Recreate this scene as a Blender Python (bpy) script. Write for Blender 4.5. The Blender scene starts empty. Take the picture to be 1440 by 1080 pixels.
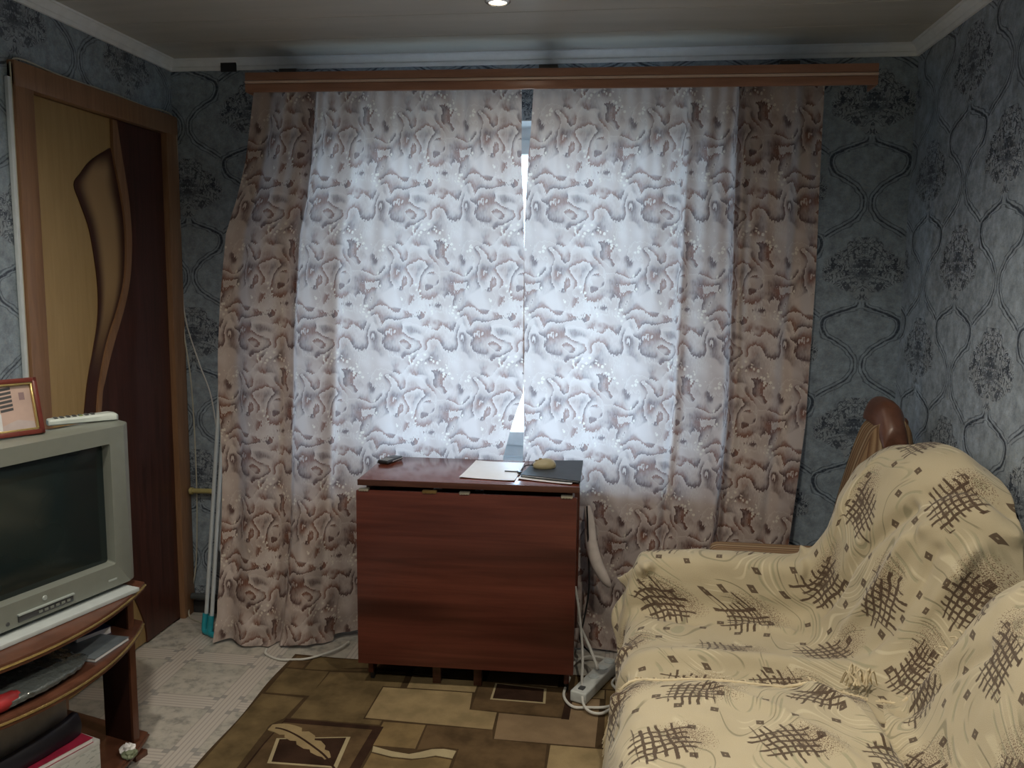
import bpy, bmesh, math, random
import numpy as np
from mathutils import Vector, Matrix, noise
random.seed(7)
C = bpy.context.scene.collection
SC = bpy.context.scene
PI = math.pi

# ------------------------------------------------------------------ camera, sky, lights, exposure
W, H = 2.90, 2.335                      # room width, ceiling height; window wall is y = 0
cam = bpy.data.cameras.new('camera'); cam.sensor_width = 36.0; cam.lens = 1190/1440*36
cam.clip_start = 0.05
camo = bpy.data.objects.new('camera', cam); C.objects.link(camo); SC.camera = camo
R = ((0.9913697587302308, -0.027698572153467757, 0.1281358286187868),
     (0.13060242104562014, 0.12398964023318368, -0.9836511458499239),
     (0.01135821694574109, 0.9918968485762544, 0.12653708030576913))
camo.matrix_world = Matrix(((*R[0], 1.8589), (*R[1], -3.3737), (*R[2], 1.4824), (0, 0, 0, 1)))

wd = bpy.data.worlds.new('sky'); SC.world = wd; wd.use_nodes = True
nt = wd.node_tree; nt.nodes.clear()
wo = nt.nodes.new('ShaderNodeOutputWorld'); bg = nt.nodes.new('ShaderNodeBackground')
tc = nt.nodes.new('ShaderNodeTexCoord'); sp = nt.nodes.new('ShaderNodeSeparateXYZ'); rp = nt.nodes.new('ShaderNodeValToRGB')
nt.links.new(tc.outputs['Generated'], sp.inputs[0])
mr = nt.nodes.new('ShaderNodeMapRange'); mr.inputs[1].default_value = -1; mr.inputs[2].default_value = 1
nt.links.new(sp.outputs[2], mr.inputs[0]); nt.links.new(mr.outputs[0], rp.inputs[0])
e = rp.color_ramp.elements                # overcast daylight: dull ground, bright bluish cloud
e[0].position = 0.40; e[0].color = (0.15, 0.18, 0.20, 1)
e[1].position = 0.52; e[1].color = (0.56, 0.75, 0.97, 1)
q = e.new(1.0); q.color = (0.54, 0.76, 1.0, 1)
nt.links.new(rp.outputs[0], bg.inputs[0]); bg.inputs[1].default_value = 9.5
nt.links.new(bg.outputs[0], wo.inputs[0])
pl = bpy.data.lights.new('window_portal', 'AREA'); pl.shape = 'RECTANGLE'; pl.size = 1.44; pl.size_y = 1.40
pl.cycles.is_portal = True
plo = bpy.data.objects.new('window_portal', pl); C.objects.link(plo)
plo.location = (1.41, 0.30, 1.40); plo.rotation_euler = (-PI/2, 0, 0)   # faces into the room
LAMPS = [(1.443, -0.632, 5.0), (0.75, -1.75, 30.0), (2.15, -1.75, 34.0), (1.45, -2.85, 44.0)]
SC.view_settings.view_transform = 'Standard'; SC.view_settings.look = 'None'
SC.view_settings.gamma = 1; SC.view_settings.use_curve_mapping = False
SC.view_settings.exposure = 0.85
SC.cycles.use_denoising = True
SC.cycles.max_bounces = 8; SC.cycles.transparent_max_bounces = 12
SC.cycles.caustics_reflective = False; SC.cycles.caustics_refractive = False

# ------------------------------------------------------------------ helpers: nodes
class G:
    """small node-graph writer; values are sockets, numbers or tuples"""
    def __init__(s, name, rough=0.6, spec=0.5, metal=0.0):
        s.m = bpy.data.materials.new(name); s.m.use_nodes = True; s.t = s.m.node_tree
        s.b = s.t.nodes['Principled BSDF']; s.out = s.t.nodes['Material Output']
        s.b.inputs['Roughness'].default_value = rough
        s.b.inputs['Specular IOR Level'].default_value = spec
        s.b.inputs['Metallic'].default_value = metal
    def put(s, sock, v):
        if isinstance(v, bpy.types.NodeSocket): s.t.links.new(v, sock)
        elif v is not None:
            if isinstance(v, (tuple, list)) and len(v) == 3 and sock.type == 'RGBA': v = (*v, 1)
            sock.default_value = v
    def n(s, kind, **kw):
        nd = s.t.nodes.new('ShaderNode'+kind)
        for k, v in kw.items(): setattr(nd, k, v)
        return nd
    def M(s, op, a, b=None, c=None, clamp=False):
        nd = s.n('Math', operation=op, use_clamp=clamp); s.put(nd.inputs[0], a); s.put(nd.inputs[1], b)
        if c is not None: s.put(nd.inputs[2], c)
        return nd.outputs[0]
    def add(s, a, b): return s.M('ADD', a, b)
    def sub(s, a, b): return s.M('SUBTRACT', a, b)
    def mul(s, a, b): return s.M('MULTIPLY', a, b)
    def absv(s, a): return s.M('ABSOLUTE', a)
    def mn(s, a, b): return s.M('MINIMUM', a, b)
    def mx(s, a, b): return s.M('MAXIMUM', a, b)
    def sm(s, v, lo, hi, a=0.0, b=1.0):
        nd = s.n('MapRange', interpolation_type='SMOOTHSTEP')
        for i, q in enumerate((v, lo, hi, a, b)): s.put(nd.inputs[i], q)
        return nd.outputs[0]
    def uv(s): return s.n('TexCoord').outputs['UV']
    def obj(s): return s.n('TexCoord').outputs['Object']
    def sep(s, v):
        nd = s.n('SeparateXYZ'); s.put(nd.inputs[0], v); return nd.outputs
    def comb(s, x=0.0, y=0.0, z=0.0):
        nd = s.n('CombineXYZ'); s.put(nd.inputs[0], x); s.put(nd.inputs[1], y); s.put(nd.inputs[2], z); return nd.outputs[0]
    def scale(s, v, k):
        nd = s.n('VectorMath', operation='MULTIPLY'); s.put(nd.inputs[0], v); s.put(nd.inputs[1], k); return nd.outputs[0]
    def vadd(s, v, k):
        nd = s.n('VectorMath', operation='ADD'); s.put(nd.inputs[0], v); s.put(nd.inputs[1], k); return nd.outputs[0]
    def noise(s, v, sc, det=2.0, rough=0.5, dist=0.0, w=None, col=False):
        nd = s.n('TexNoise', noise_dimensions='4D' if w is not None else '3D')
        s.put(nd.inputs['Vector'], v); nd.inputs['Scale'].default_value = sc; nd.inputs['Detail'].default_value = det
        nd.inputs['Roughness'].default_value = rough; nd.inputs['Distortion'].default_value = dist
        if w is not None: s.put(nd.inputs['W'], w)
        return nd.outputs['Color' if col else 'Fac']
    def vor(s, v, sc, feature='F1', out='Distance', rnd=1.0):
        nd = s.n('TexVoronoi', feature=feature); s.put(nd.inputs['Vector'], v); nd.inputs['Scale'].default_value = sc
        nd.inputs['Randomness'].default_value = rnd
        return nd.outputs[out]
    def white(s, v):
        nd = s.n('TexWhiteNoise', noise_dimensions='3D'); s.put(nd.inputs[0], v); return nd.outputs
    def ramp(s, f, stops, interp='LINEAR'):
        nd = s.n('ValToRGB'); s.put(nd.inputs[0], f); cr = nd.color_ramp; cr.interpolation = interp
        while len(cr.elements) < len(stops): cr.elements.new(0.5)
        for el, (p, c) in zip(cr.elements, stops):
            el.position = p; el.color = (*c, 1) if isinstance(c, tuple) else (c, c, c, 1)
        return nd.outputs[0]
    def mix(s, f, a, b, mode='MIX'):
        nd = s.n('Mix', data_type='RGBA', blend_type=mode); s.put(nd.inputs[0], f); s.put(nd.inputs[6], a); s.put(nd.inputs[7], b)
        return nd.outputs[2]
    def col(s, v): s.put(s.b.inputs['Base Color'], v); return s
    def bump(s, h, dist=0.002, strength=0.5):
        nd = s.n('Bump'); nd.inputs['Strength'].default_value = strength; nd.inputs['Distance'].default_value = dist
        s.put(nd.inputs['Height'], h); s.t.links.new(nd.outputs[0], s.b.inputs['Normal']); return s

def plain(name, c, rough=0.5, metal=0.0, var=0.08, sc=30, spec=0.5):
    g = G(name, rough, spec, metal)
    f = g.noise(g.obj(), sc, 3)
    d = tuple(max(0, x*(1-var)) for x in c); l = tuple(min(1, x*(1+var)) for x in c)
    g.col(g.ramp(f, [(0.3, d), (0.7, l)])); return g.m

def woodm(name, dark, light, rough=0.35, axis=(1, 12, 12), sc=6, spec=0.5, streak=0.0):
    g = G(name, rough, spec); v = g.scale(g.obj(), axis)
    f = g.noise(v, sc, 5, 0.6, 0.6); f2 = g.noise(v, sc*7, 2)
    c = g.ramp(f, [(0.32, dark), (0.68, light)])
    c = g.mix(g.mul(f2, 0.35), c, dark)
    if streak:
        f3 = g.noise(g.scale(g.obj(), (axis[0]*.6, axis[1]*.35, axis[2]*.35)), sc*.6, 2)
        c = g.mix(g.sm(f3, .5, .7, 0, streak), c, tuple(x*.4 for x in dark))
    g.col(c); g.bump(f2, 0.0005, 0.3); return g.m

# ------------------------------------------------------------------ helpers: meshes
def link(name, me, mat=None, parent=None, smooth=40, **props):
    o = bpy.data.objects.new(name, me); C.objects.link(o)
    mats = mat if isinstance(mat, (list, tuple)) else [mat] if mat else []
    for m in mats: me.materials.append(m)
    if smooth is not None:
        me.shade_smooth(); me.set_sharp_from_angle(angle=math.radians(smooth))
    if parent: o.parent = parent
    for k, v in props.items(): o[k] = v
    return o
def from_bm(bm, name='m'):
    me = bpy.data.meshes.new(name); bm.normal_update(); bm.to_mesh(me); bm.free(); return me
def tag(o, label, cat, group=None):
    o['label'] = label; o['category'] = cat
    if group: o['group'] = group
    return o
def empty(name, loc, rz=0.0, label=None, cat=None, group=None, rot=None):
    o = bpy.data.objects.new(name, None); C.objects.link(o); o.location = loc
    o.rotation_euler = rot if rot else (0, 0, rz); o.empty_display_size = 0.1
    if label: tag(o, label, cat, group)
    return o
def bx(bm, lo, hi, bev=0.0, seg=2, mi=0):
    g = bmesh.ops.create_cube(bm, size=1.0)
    vs = g['verts']
    for v in vs:
        v.co = Vector([lo[i] + (v.co[i]+0.5)*(hi[i]-lo[i]) for i in range(3)])
    fs = list({f for v in vs for f in v.link_faces})
    for f in fs: f.material_index = mi
    if bev > 0:
        es = list({ed for v in vs for ed in v.link_edges})
        bmesh.ops.bevel(bm, geom=es, offset=bev, segments=seg, profile=0.6, affect='EDGES', clamp_overlap=True)
def box(name, lo, hi, mat, parent=None, bev=0.0, seg=2, **p):
    bm = bmesh.new(); bx(bm, lo, hi, bev, seg); return link(name, from_bm(bm), mat, parent, **p)
def catmull(pts, n):
    P = [np.array(p, float) for p in pts]; P = [2*P[0]-P[1]] + P + [2*P[-1]-P[-2]]
    out = []; k = len(P)-3
    for j in range(n+1):
        t = j/n*k; i = min(int(t), k-1); f = t-i
        a, b, c, d = P[i:i+4]
        out.append(0.5*((2*b)+(-a+c)*f+(2*a-5*b+4*c-d)*f*f+(-a+3*b-3*c+d)*f**3))
    return out
def tube_into(bm, pts, r, seg=8, taper=None):
    pts = [Vector(p) for p in pts]; rings = []; up = None
    for i, p in enumerate(pts):
        t = (pts[min(i+1, len(pts)-1)] - pts[max(i-1, 0)]).normalized()
        if up is None: up = t.orthogonal().normalized()
        up = (up - t*up.dot(t)).normalized(); s = t.cross(up)
        rr = r if taper is None else r*taper(i/(len(pts)-1))
        rings.append([bm.verts.new(p + (up*math.cos(2*PI*k/seg)+s*math.sin(2*PI*k/seg))*rr) for k in range(seg)])
    for a, b in zip(rings, rings[1:]):
        for k in range(seg): bm.faces.new((a[k], a[(k+1) % seg], b[(k+1) % seg], b[k]))
    bm.faces.new(rings[0][::-1]); bm.faces.new(rings[-1])
def tube(name, pts, r, mat, parent=None, seg=8, n=None, taper=None, **p):
    if n: pts = catmull(pts, n)
    bm = bmesh.new(); tube_into(bm, pts, r, seg, taper); return link(name, from_bm(bm), mat, parent, **p)
def prism(name, outline, z0, z1, mat, parent=None, bev=0.0, **p):
    """outline in xy, extruded z0..z1"""
    bm = bmesh.new()
    lo = [bm.verts.new((x, y, z0)) for x, y in outline]; hi = [bm.verts.new((x, y, z1)) for x, y in outline]
    n = len(lo); bm.faces.new(lo[::-1]); bm.faces.new(hi)
    for i in range(n): bm.faces.new((lo[i], lo[(i+1) % n], hi[(i+1) % n], hi[i]))
    bmesh.ops.recalc_face_normals(bm, faces=bm.faces)
    if bev: bmesh.ops.bevel(bm, geom=list(bm.edges), offset=bev, segments=2, affect='EDGES', clamp_overlap=True)
    return link(name, from_bm(bm), mat, parent, **p)
def lathe(name, prof, mat, parent=None, seg=32, **p):
    bm = bmesh.new(); rings = []
    for r, z in prof:
        rings.append([bm.verts.new((r*math.cos(2*PI*k/seg), r*math.sin(2*PI*k/seg), z)) for k in range(seg)] if r > 1e-6 else [bm.verts.new((0, 0, z))])
    for a, b in zip(rings, rings[1:]):
        for k in range(seg):
            k2 = (k+1) % seg
            if len(a) == 1 and len(b) > 1: bm.faces.new((a[0], b[k], b[k2]))
            elif len(b) == 1 and len(a) > 1: bm.faces.new((a[k], a[k2], b[0]))
            elif len(a) > 1: bm.faces.new((a[k], a[k2], b[k2], b[k]))
    bmesh.ops.recalc_face_normals(bm, faces=bm.faces)
    return link(name, from_bm(bm), mat, parent, **p)
def grid_mesh(P, UV=None, thick=0.0):
    """P: array (nv, nu, 3); UV (nv, nu, 2)"""
    nv, nu = P.shape[:2]
    me = bpy.data.meshes.new('grid')
    idx = np.arange(nv*nu).reshape(nv, nu)
    q = np.stack([idx[:-1, :-1], idx[:-1, 1:], idx[1:, 1:], idx[1:, :-1]], -1).reshape(-1, 4)
    me.from_pydata(P.reshape(-1, 3).tolist(), [], q.tolist())
    if UV is not None:
        l = me.uv_layers.new(name='UVMap'); f = UV.reshape(-1, 2)[q.reshape(-1)]
        l.data.foreach_set('uv', f.astype(np.float32).ravel())
    return me
def patch(ctrl, nu, nv):
    """bicubic surface through a grid of control points"""
    rows = [np.array(catmull(r, nu)) for r in ctrl]
    cols = [np.array(catmull([r[j] for r in rows], nv)) for j in range(nu+1)]
    P = np.stack(cols, 1)
    du = np.linalg.norm(np.diff(P, axis=1), axis=2).mean(0); dv = np.linalg.norm(np.diff(P, axis=0), axis=2).mean(1)
    du_l = np.concatenate([np.zeros((nv+1, 1)), np.cumsum(np.linalg.norm(np.diff(P, axis=1), axis=2), 1)], 1)
    dv_l = np.concatenate([np.zeros((1, nu+1)), np.cumsum(np.linalg.norm(np.diff(P, axis=0), axis=2), 0)], 0)
    cv = np.concatenate([[0], np.cumsum(dv)])[:, None]*np.ones((1, nu+1))
    UV = np.stack([du_l, 0.5*cv+0.5*dv_l], -1)
    return P, UV
def normals(P):
    a = np.gradient(P, axis=1); b = np.gradient(P, axis=0); n = np.cross(a, b)
    return n/np.maximum(np.linalg.norm(n, axis=2, keepdims=True), 1e-9)

# ------------------------------------------------------------------ materials
def wallpaper(name, ux, x0, z0, pc=.30, pv=.61, base=(0.28, 0.345, 0.41), ink=(0.018, 0.030, 0.055)):
    """damask: trellis of scrolls (vase and flare) with a floral medallion; columns drop by half; x0, z0 = a medallion's centre"""
    g = G(name, 0.40, 0.5); X = g.sep(g.obj())
    u = g.M('DIVIDE', g.add(X[ux], pc*20.5-x0), pc); i = g.M('FLOOR', u); fu = g.sub(u, i)
    a = g.absv(g.mul(g.sub(fu, 0.5), 2.0))                      # 0 at column centre .. 1 at edge
    half = g.mul(g.M('FLOORED_MODULO', i, 2.0), 0.5)
    t = g.M('FRACT', g.add(g.M('DIVIDE', g.sub(z0+pv*10.2, X[2]), pv), half))   # runs down; medallion centre at .20
    fc = g.n('FloatCurve'); cv = fc.mapping.curves[0]
    pts = [(0.0, 1.0), (.36, .12), (.40, .08), (.44, .30), (.485, .74), (.535, .94), (.58, .90), (.65, .55), (.72, .22), (.79, .10), (.86, .20), (.92, .48), (.965, .80), (1.0, 1.0)]
    while len(cv.points) < len(pts): cv.points.new(.5, .5)
    for p_, (x, y) in zip(cv.points, pts): p_.location = (x, y)
    fc.mapping.update(); fc.inputs[0].default_value = 1.0; g.put(fc.inputs[1], t); w = fc.outputs[0]
    # slope-corrected distance to the scroll line, in metres
    fc2 = g.n('FloatCurve'); cv2 = fc2.mapping.curves[0]
    while len(cv2.points) < len(pts): cv2.points.new(.5, .5)
    for p_, (x, y) in zip(cv2.points, pts): p_.location = (x, y)
    fc2.mapping.update(); g.put(fc2.inputs[1], g.add(t, .01))
    slope = g.mul(g.sub(fc2.outputs[0], w), (pc/2)/(.01*pv))
    d = g.M('DIVIDE', g.mul(g.absv(g.sub(a, w)), pc/2), g.M('SQRT', g.add(1.0, g.mul(slope, slope))))
    span = g.mul(g.sm(t, .385, .41), 1.0)
    wob = g.mul(g.sub(g.noise(g.obj(), 45, 2), .5), .006)
    thick = g.add(.0004, g.mul(g.sm(g.absv(g.sub(t, .53)), 0, .14, 1, 0), .0034))
    line = g.mul(g.sm(g.sub(g.add(d, wob), thick), 0, .004, 1, 0), span)
    line2 = g.mul(g.sm(g.absv(g.sub(g.add(d, wob), .0125)), .001, .003, .6, 0), span)
    # mirrored coordinates make the medallion symmetrical
    mv = g.comb(g.mul(a, 1.0), g.mul(t, 3.6), 3.0)
    dst = g.vadd(mv, g.scale(g.vadd(g.noise(mv, 3.6, 2, col=True), (-.5, -.5, -.5)), (.9, .9, 0)))
    scroll = g.absv(g.sub(g.M('FRACT', g.mul(g.noise(dst, 2.6, 1.0, .5, 1.1), 6.5)), .5))
    sc1 = g.sm(scroll, .06, .16, 1, 0)
    vein = g.sm(g.vor(dst, 5.0, 'DISTANCE_TO_EDGE'), .02, .08, 1, 0)
    tc_ = g.M('DIVIDE', g.sub(t, .19), .20)
    wid = g.sm(tc_, -.9, .1, .55, .98); wid = g.mul(wid, g.sm(tc_, .25, 1.05, 1, .22))
    aa = g.M('DIVIDE', a, wid)
    r = g.M('SQRT', g.add(g.mul(tc_, tc_), g.mul(aa, aa)))
    med = g.sm(g.add(r, g.mul(g.sub(g.noise(mv, 5, 2), .5), .6)), .98, 1.12, 1, 0)
    flower = g.mul(med, g.mx(sc1, g.mul(vein, .85)))
    core = g.mul(g.sm(r, .12, .50, 1, 0), g.sm(g.noise(mv, 9, 1), .42, .5))
    tiny = g.noise(g.obj(), 62, 3, .6, 1.6)
    mot = g.noise(g.obj(), 24, 5, .7)
    c = g.ramp(mot, [(.3, tuple(x*.62 for x in base)), (.5, base), (.70, tuple(min(1, x*1.40) for x in base))])
    c = g.mix(g.sm(tiny, .54, .64, 0, .42), c, (.36, .39, .40))
    c = g.mix(g.sm(g.absv(g.sub(tiny, .44)), 0, .02, .34, 0), c, ink)
    c = g.mix(g.mul(med, .30), c, (.36, .38, .40))
    k = g.mx(g.mx(g.mul(line, .92), line2), g.mx(g.mul(flower, .92), g.mul(core, .85)))
    k = g.mul(k, g.sm(g.noise(g.obj(), 120, 2), .3, .5, .6, 1.0))
    c = g.mix(k, c, ink)
    g.col(c); g.bump(g.add(mot, k), .0010, .25); return g.m
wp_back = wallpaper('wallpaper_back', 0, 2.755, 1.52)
wp_side = wallpaper('wallpaper_side', 1, -.215, 1.84, base=(.31, .37, .435))  # lighter base: the brighter light on the right wall put into the colour
wp_left = wallpaper('wallpaper_left', 1, -.31, 2.25, base=(.26, .32, .375))  # darker base: the dimness of the left wall put into the colour

def linoleum():
    g = G('linoleum', .35, .5); X = g.sep(g.obj())
    def ax(s, off):
        q = g.M('DIVIDE', g.add(s, off), .3333); f = g.sub(q, g.M('FLOOR', q)); return g.mul(g.sub(f, .5), .3333)
    x = ax(X[0], -.20+.16665+3.333); y = ax(X[1], .425+.16665+3.333); axx = g.absv(x); ay = g.absv(y)
    def lines(a, b):
        l = None
        for c_, w_ in ((.041, .0016), (.024, .0014), (.008, .0014)):
            q = g.sm(g.absv(g.sub(a, c_)), w_, w_+.0018, 1, 0); l = q if l is None else g.mx(l, q)
        return l
    band = g.mx(g.M('LESS_THAN', axx, .041), g.M('LESS_THAN', ay, .041))
    inx = g.M('LESS_THAN', axx, .041)
    ln = g.mx(lines(axx, ay), g.mul(lines(ay, axx), g.sub(1.0, inx)))
    sq = g.mul(g.sm(g.absv(g.sub(axx, .033)), .009, .011, 1, 0), g.sm(g.absv(g.sub(ay, .050)), .011, .013, 1, 0))
    sq2 = g.mul(g.sm(g.absv(g.sub(axx, .052)), .010, .012, 1, 0), g.sm(g.absv(g.sub(ay, .032)), .009, .011, 1, 0))
    sq = g.mul(g.mx(sq, sq2), 1.0)
    m1 = g.noise(g.obj(), 22, 5, .65); m2 = g.noise(g.obj(), 5, 2)
    marble = g.ramp(m1, [(.35, (.26, .255, .235)), (.5, (.43, .41, .37)), (.66, (.50, .47, .42))])
    marble = g.mix(g.sm(m2, .45, .65, 0, .25), marble, (.30, .31, .27))
    c = g.mix(band, marble, (.50, .465, .425))
    c = g.mix(g.mul(ln, .55), c, (.27, .245, .235))
    c = g.mix(g.mul(sq, .75), c, (.24, .24, .235))
    g.col(c); g.bump(m1, .0004, .2); return g.m
lino = linoleum()

def curtain_mat():
    g = G('curtain_cloth', .75, .2); U = g.sep(g.uv())
    # 4D ring coordinates: the print repeats every .37 m across and .50 m down, as printed cloth does
    def ring(s, P):
        a = g.mul(s, 2*PI/P); r = P/(2*PI); return g.mul(g.M('COSINE', a), r), g.mul(g.M('SINE', a), r)
    cx, sx = ring(U[0], .37); cy, sy = ring(U[1], .50); v = g.comb(cx, sx, cy)
    jag = g.noise(g.comb(g.mul(cx, 3.4), g.mul(sx, 3.4), cy), 62, 1.0, .6, w=g.mul(sy, 1.0)); jag2 = g.noise(v, 60, 1, .5, w=sy)
    teeth = g.add(g.mul(g.sub(jag, .5), .62), g.mul(g.sub(jag2, .5), .30))
    def layer(scale, freq, seed, wa):
        wn = g.n('TexNoise', noise_dimensions='4D'); wn.inputs['Scale'].default_value = 9; wn.inputs['Detail'].default_value = 0
        g.put(wn.inputs['Vector'], g.vadd(v, (seed, 0, 0))); g.put(wn.inputs['W'], sy)
        w3 = g.vadd(g.vadd(v, g.scale(g.vadd(wn.outputs['Color'], (-.5, -.5, -.5)), (wa, wa, wa))), (seed*2, seed, 0))
        n = g.noise(w3, scale, .3, .5, w=g.add(sy, seed))
        lin = g.add(g.mul(U[1], 4/.50), g.mul(U[0], -1/.37))
        return g.M('FRACT', g.add(g.add(g.mul(n, freq), teeth), lin)), n
    s1, n1 = layer(11.5, 5.4, 0.3, .10)
    m1 = g.noise(v, 20, .5, .5, w=g.add(sy, 4.0))
    fall = [(0.0, .0), (.02, 1.0), (.13, .92), (.32, .62), (.55, .30), (.78, 0.08), (1.0, 0.0)]
    d1 = g.mul(g.ramp(s1, fall), g.sm(m1, .40, .50, .06, 1))
    m3 = g.noise(v, 13, .5, .5, w=g.add(sy, 14.0))
    c = g.mix(g.sm(m3, .40, .62), (.68, .585, .55), (.56, .455, .415))
    c = g.mix(g.mul(g.sm(s1, .80, .99), .5), c, (.74, .68, .63))
    hue = g.noise(v, 14, 1, w=g.add(sy, 2.0))
    brown = g.mix(g.sm(hue, .45, .56), (.080, .026, .022), (.22, .078, .040))
    c = g.mix(g.mul(d1, .95), c, brown)
    fl = g.vor(g.comb(g.mul(cx, 1), g.mul(sx, 1), g.mul(cy, 1)), 60); wm = g.noise(v, 16, 0, w=g.add(sy, 6.0))
    fj = g.add(fl, g.mul(g.sub(jag, .5), .5))
    c = g.mix(g.mul(g.sm(fj, .30, .36, 1, 0), g.sm(wm, .62, .66)), c, (.80, .73, .65))
    weave = g.noise(g.scale(g.uv(), (900, 900, 0)), 1, 1)
    g.col(c); g.bump(weave, .0004, .15)
    tr = g.n('BsdfTranslucent'); g.put(tr.inputs[0], g.mix(.30, c, (.76, .72, .74)))
    ms = g.n('MixShader'); ms.inputs[0].default_value = .34
    g.t.links.new(g.b.outputs[0], ms.inputs[1]); g.t.links.new(tr.outputs[0], ms.inputs[2])
    g.t.links.new(ms.outputs[0], g.out.inputs[0]); return g.m
curtain_m = curtain_mat()

def throw_mat(name='throw_cloth', base=(.50, .435, .305), off=(0, 0)):
    g = G(name, .9, .12); U0 = g.vadd(g.uv(), (off[0]+5, off[1]+5, 0)); U = g.sep(U0)
    warp = g.vadd(U0, g.scale(g.vadd(g.noise(U0, 9, 1, col=True), (-.5, -.5, -.5)), (.030, .030, 0)))
    Wp = g.sep(warp)
    def lattice(px, py, shift):
        v = g.M('DIVIDE', Wp[1], py); j = g.M('FLOOR', v); fv = g.sub(v, j)
        u = g.add(g.M('DIVIDE', Wp[0], px), g.mul(j, shift)); i = g.M('FLOOR', u); fu = g.sub(u, i)
        r = g.sep(g.white(g.comb(i, j, px))['Color']); 
        return g.mul(g.sub(fu, .5), px), g.mul(g.sub(fv, .5), py), r
    dark = (.045, .022, .018)
    # hatched patches
    x, y, r = lattice(.285, .235, .43)
    x = g.sub(x, g.mul(g.sub(r[0], .5), .09)); y = g.sub(y, g.mul(g.sub(r[1], .5), .06))
    an = g.mul(g.sub(r[2], .5), .7); ca = g.M('COSINE', an); sa = g.M('SINE', an)
    xr = g.sub(g.mul(x, ca), g.mul(y, sa)); yr = g.add(g.mul(x, sa), g.mul(y, ca))
    wb = g.mul(g.sub(g.noise(U0, 45, 2), .5), .010)
    end = g.mul(g.sub(g.noise(g.scale(U0, (150, 150, 0)), .35, 1), .5), .07)
    def hatch(p, q, L1, L2):
        k = g.M('DIVIDE', g.add(p, wb), .0195); f = g.absv(g.sub(g.M('FRACT', g.add(k, 50.5)), .5))
        idn = g.M('FLOOR', g.add(k, 50.5)); ln = g.mul(g.sub(g.white(g.comb(idn, r[0], r[1]))['Value'], .5), .035)
        l = g.sm(f, .15, .21, 1, 0)
        return g.mul(l, g.mul(g.sm(g.absv(p), L1, L1+.004, 1, 0), g.sm(g.add(g.absv(g.add(q, ln)), g.mul(end, .12)), L2, L2+.006, 1, 0)))
    hh = g.mx(hatch(xr, yr, .056, .062), hatch(yr, xr, .048, .070))
    blk = g.M('GREATER_THAN', g.white(g.comb(g.M('FLOOR', g.add(g.M('DIVIDE', xr, .0185), 50.5)), g.M('FLOOR', g.add(g.M('DIVIDE', yr, .0185), 50.5)), r[0]))['Value'], .90)
    blk = g.mul(blk, g.mul(g.M('LESS_THAN', g.absv(xr), .045), g.M('LESS_THAN', g.absv(yr), .04)))
    hh = g.mx(hh, g.mul(blk, .85))
    # little squares with a pale eye
    x2, y2, r2 = lattice(.094, .088, .37)
    x2 = g.sub(x2, g.mul(g.sub(r2[0], .5), .045)); y2 = g.sub(y2, g.mul(g.sub(r2[1], .5), .045))
    m = g.mx(g.absv(x2), g.absv(y2)); on = g.M('GREATER_THAN', r2[2], .18)
    away = g.M('GREATER_THAN', g.mx(g.absv(xr), g.absv(yr)), .060)
    sq = g.mul(g.mul(g.mul(g.sm(m, .0088, .0102, 1, 0), on), away), g.sm(m, .0014, .0024, .45, 1))
    # speckle clouds beside the hatching
    sx_ = g.sub(x, .055); sy_ = g.add(y, .02)
    rad = g.M('SQRT', g.add(g.mul(sx_, sx_), g.mul(g.mul(sy_, sy_), 1.6)))
    cloud = g.mul(g.sm(rad, .02, .105, 1, 0), 1.0)
    dots = g.sm(g.noise(g.scale(U0, (1, 1, 0)), 330, 1), g.sub(.64, g.mul(cloud, .14)), g.sub(.67, g.mul(cloud, .14)))
    dots = g.mul(dots, g.sm(cloud, .04, .3))
    # sweeping grey-green leaf strokes, woven a little deeper
    n1 = g.noise(g.scale(U0, (1, .75, 0)), 3.4, .4, .5, .6); n2 = g.noise(U0, 6.0, 1)
    fr = g.absv(g.sub(g.M('FRACT', g.mul(n1, 9.0)), .5))
    thin = g.mul(g.sm(fr, .015, .045, 1, 0), g.sm(n2, .42, .50))
    thick = g.mul(g.sm(g.absv(g.sub(fr, .20)), .03, .06, 1, 0), g.sm(g.noise(g.vadd(U0, (3, 3, 0)), 7.5, 1), .52, .57))
    pale = g.mul(g.sm(g.absv(g.sub(fr, .34)), .02, .06, 1, 0), g.sm(g.noise(g.vadd(U0, (7, 1, 0)), 6.5, 1), .52, .6))
    c = g.mix(g.sm(g.noise(U0, 7, 2), .4, .65, 0, .35), base, tuple(x_*.80 for x_ in base))
    c = g.mix(g.mul(pale, .55), c, (.72, .66, .48))
    c = g.mix(g.mul(thick, .62), c, (.31, .31, .21))
    c = g.mix(g.mul(thin, .60), c, (.17, .17, .11))
    c = g.mix(g.mul(dots, .9), c, (.12, .065, .045))
    c = g.mix(g.mul(sq, .88), c, dark)
    c = g.mix(g.mul(hh, .92), c, dark)
    pile = g.noise(g.scale(U0, (1, 1, 0)), 420, 2)
    c = g.mix(g.mul(pile, .22), c, (.25, .19, .10))
    g.col(c); g.bump(g.add(pile, g.mul(g.mx(thin, thick), -1.5)), .0016, .45)
    g.b.inputs['Sheen Weight'].default_value = .25
    return g.m
throw_a = throw_mat(); throw_b = throw_mat('throw_cloth_near', (.57, .50, .355), (.13, .21))

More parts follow.
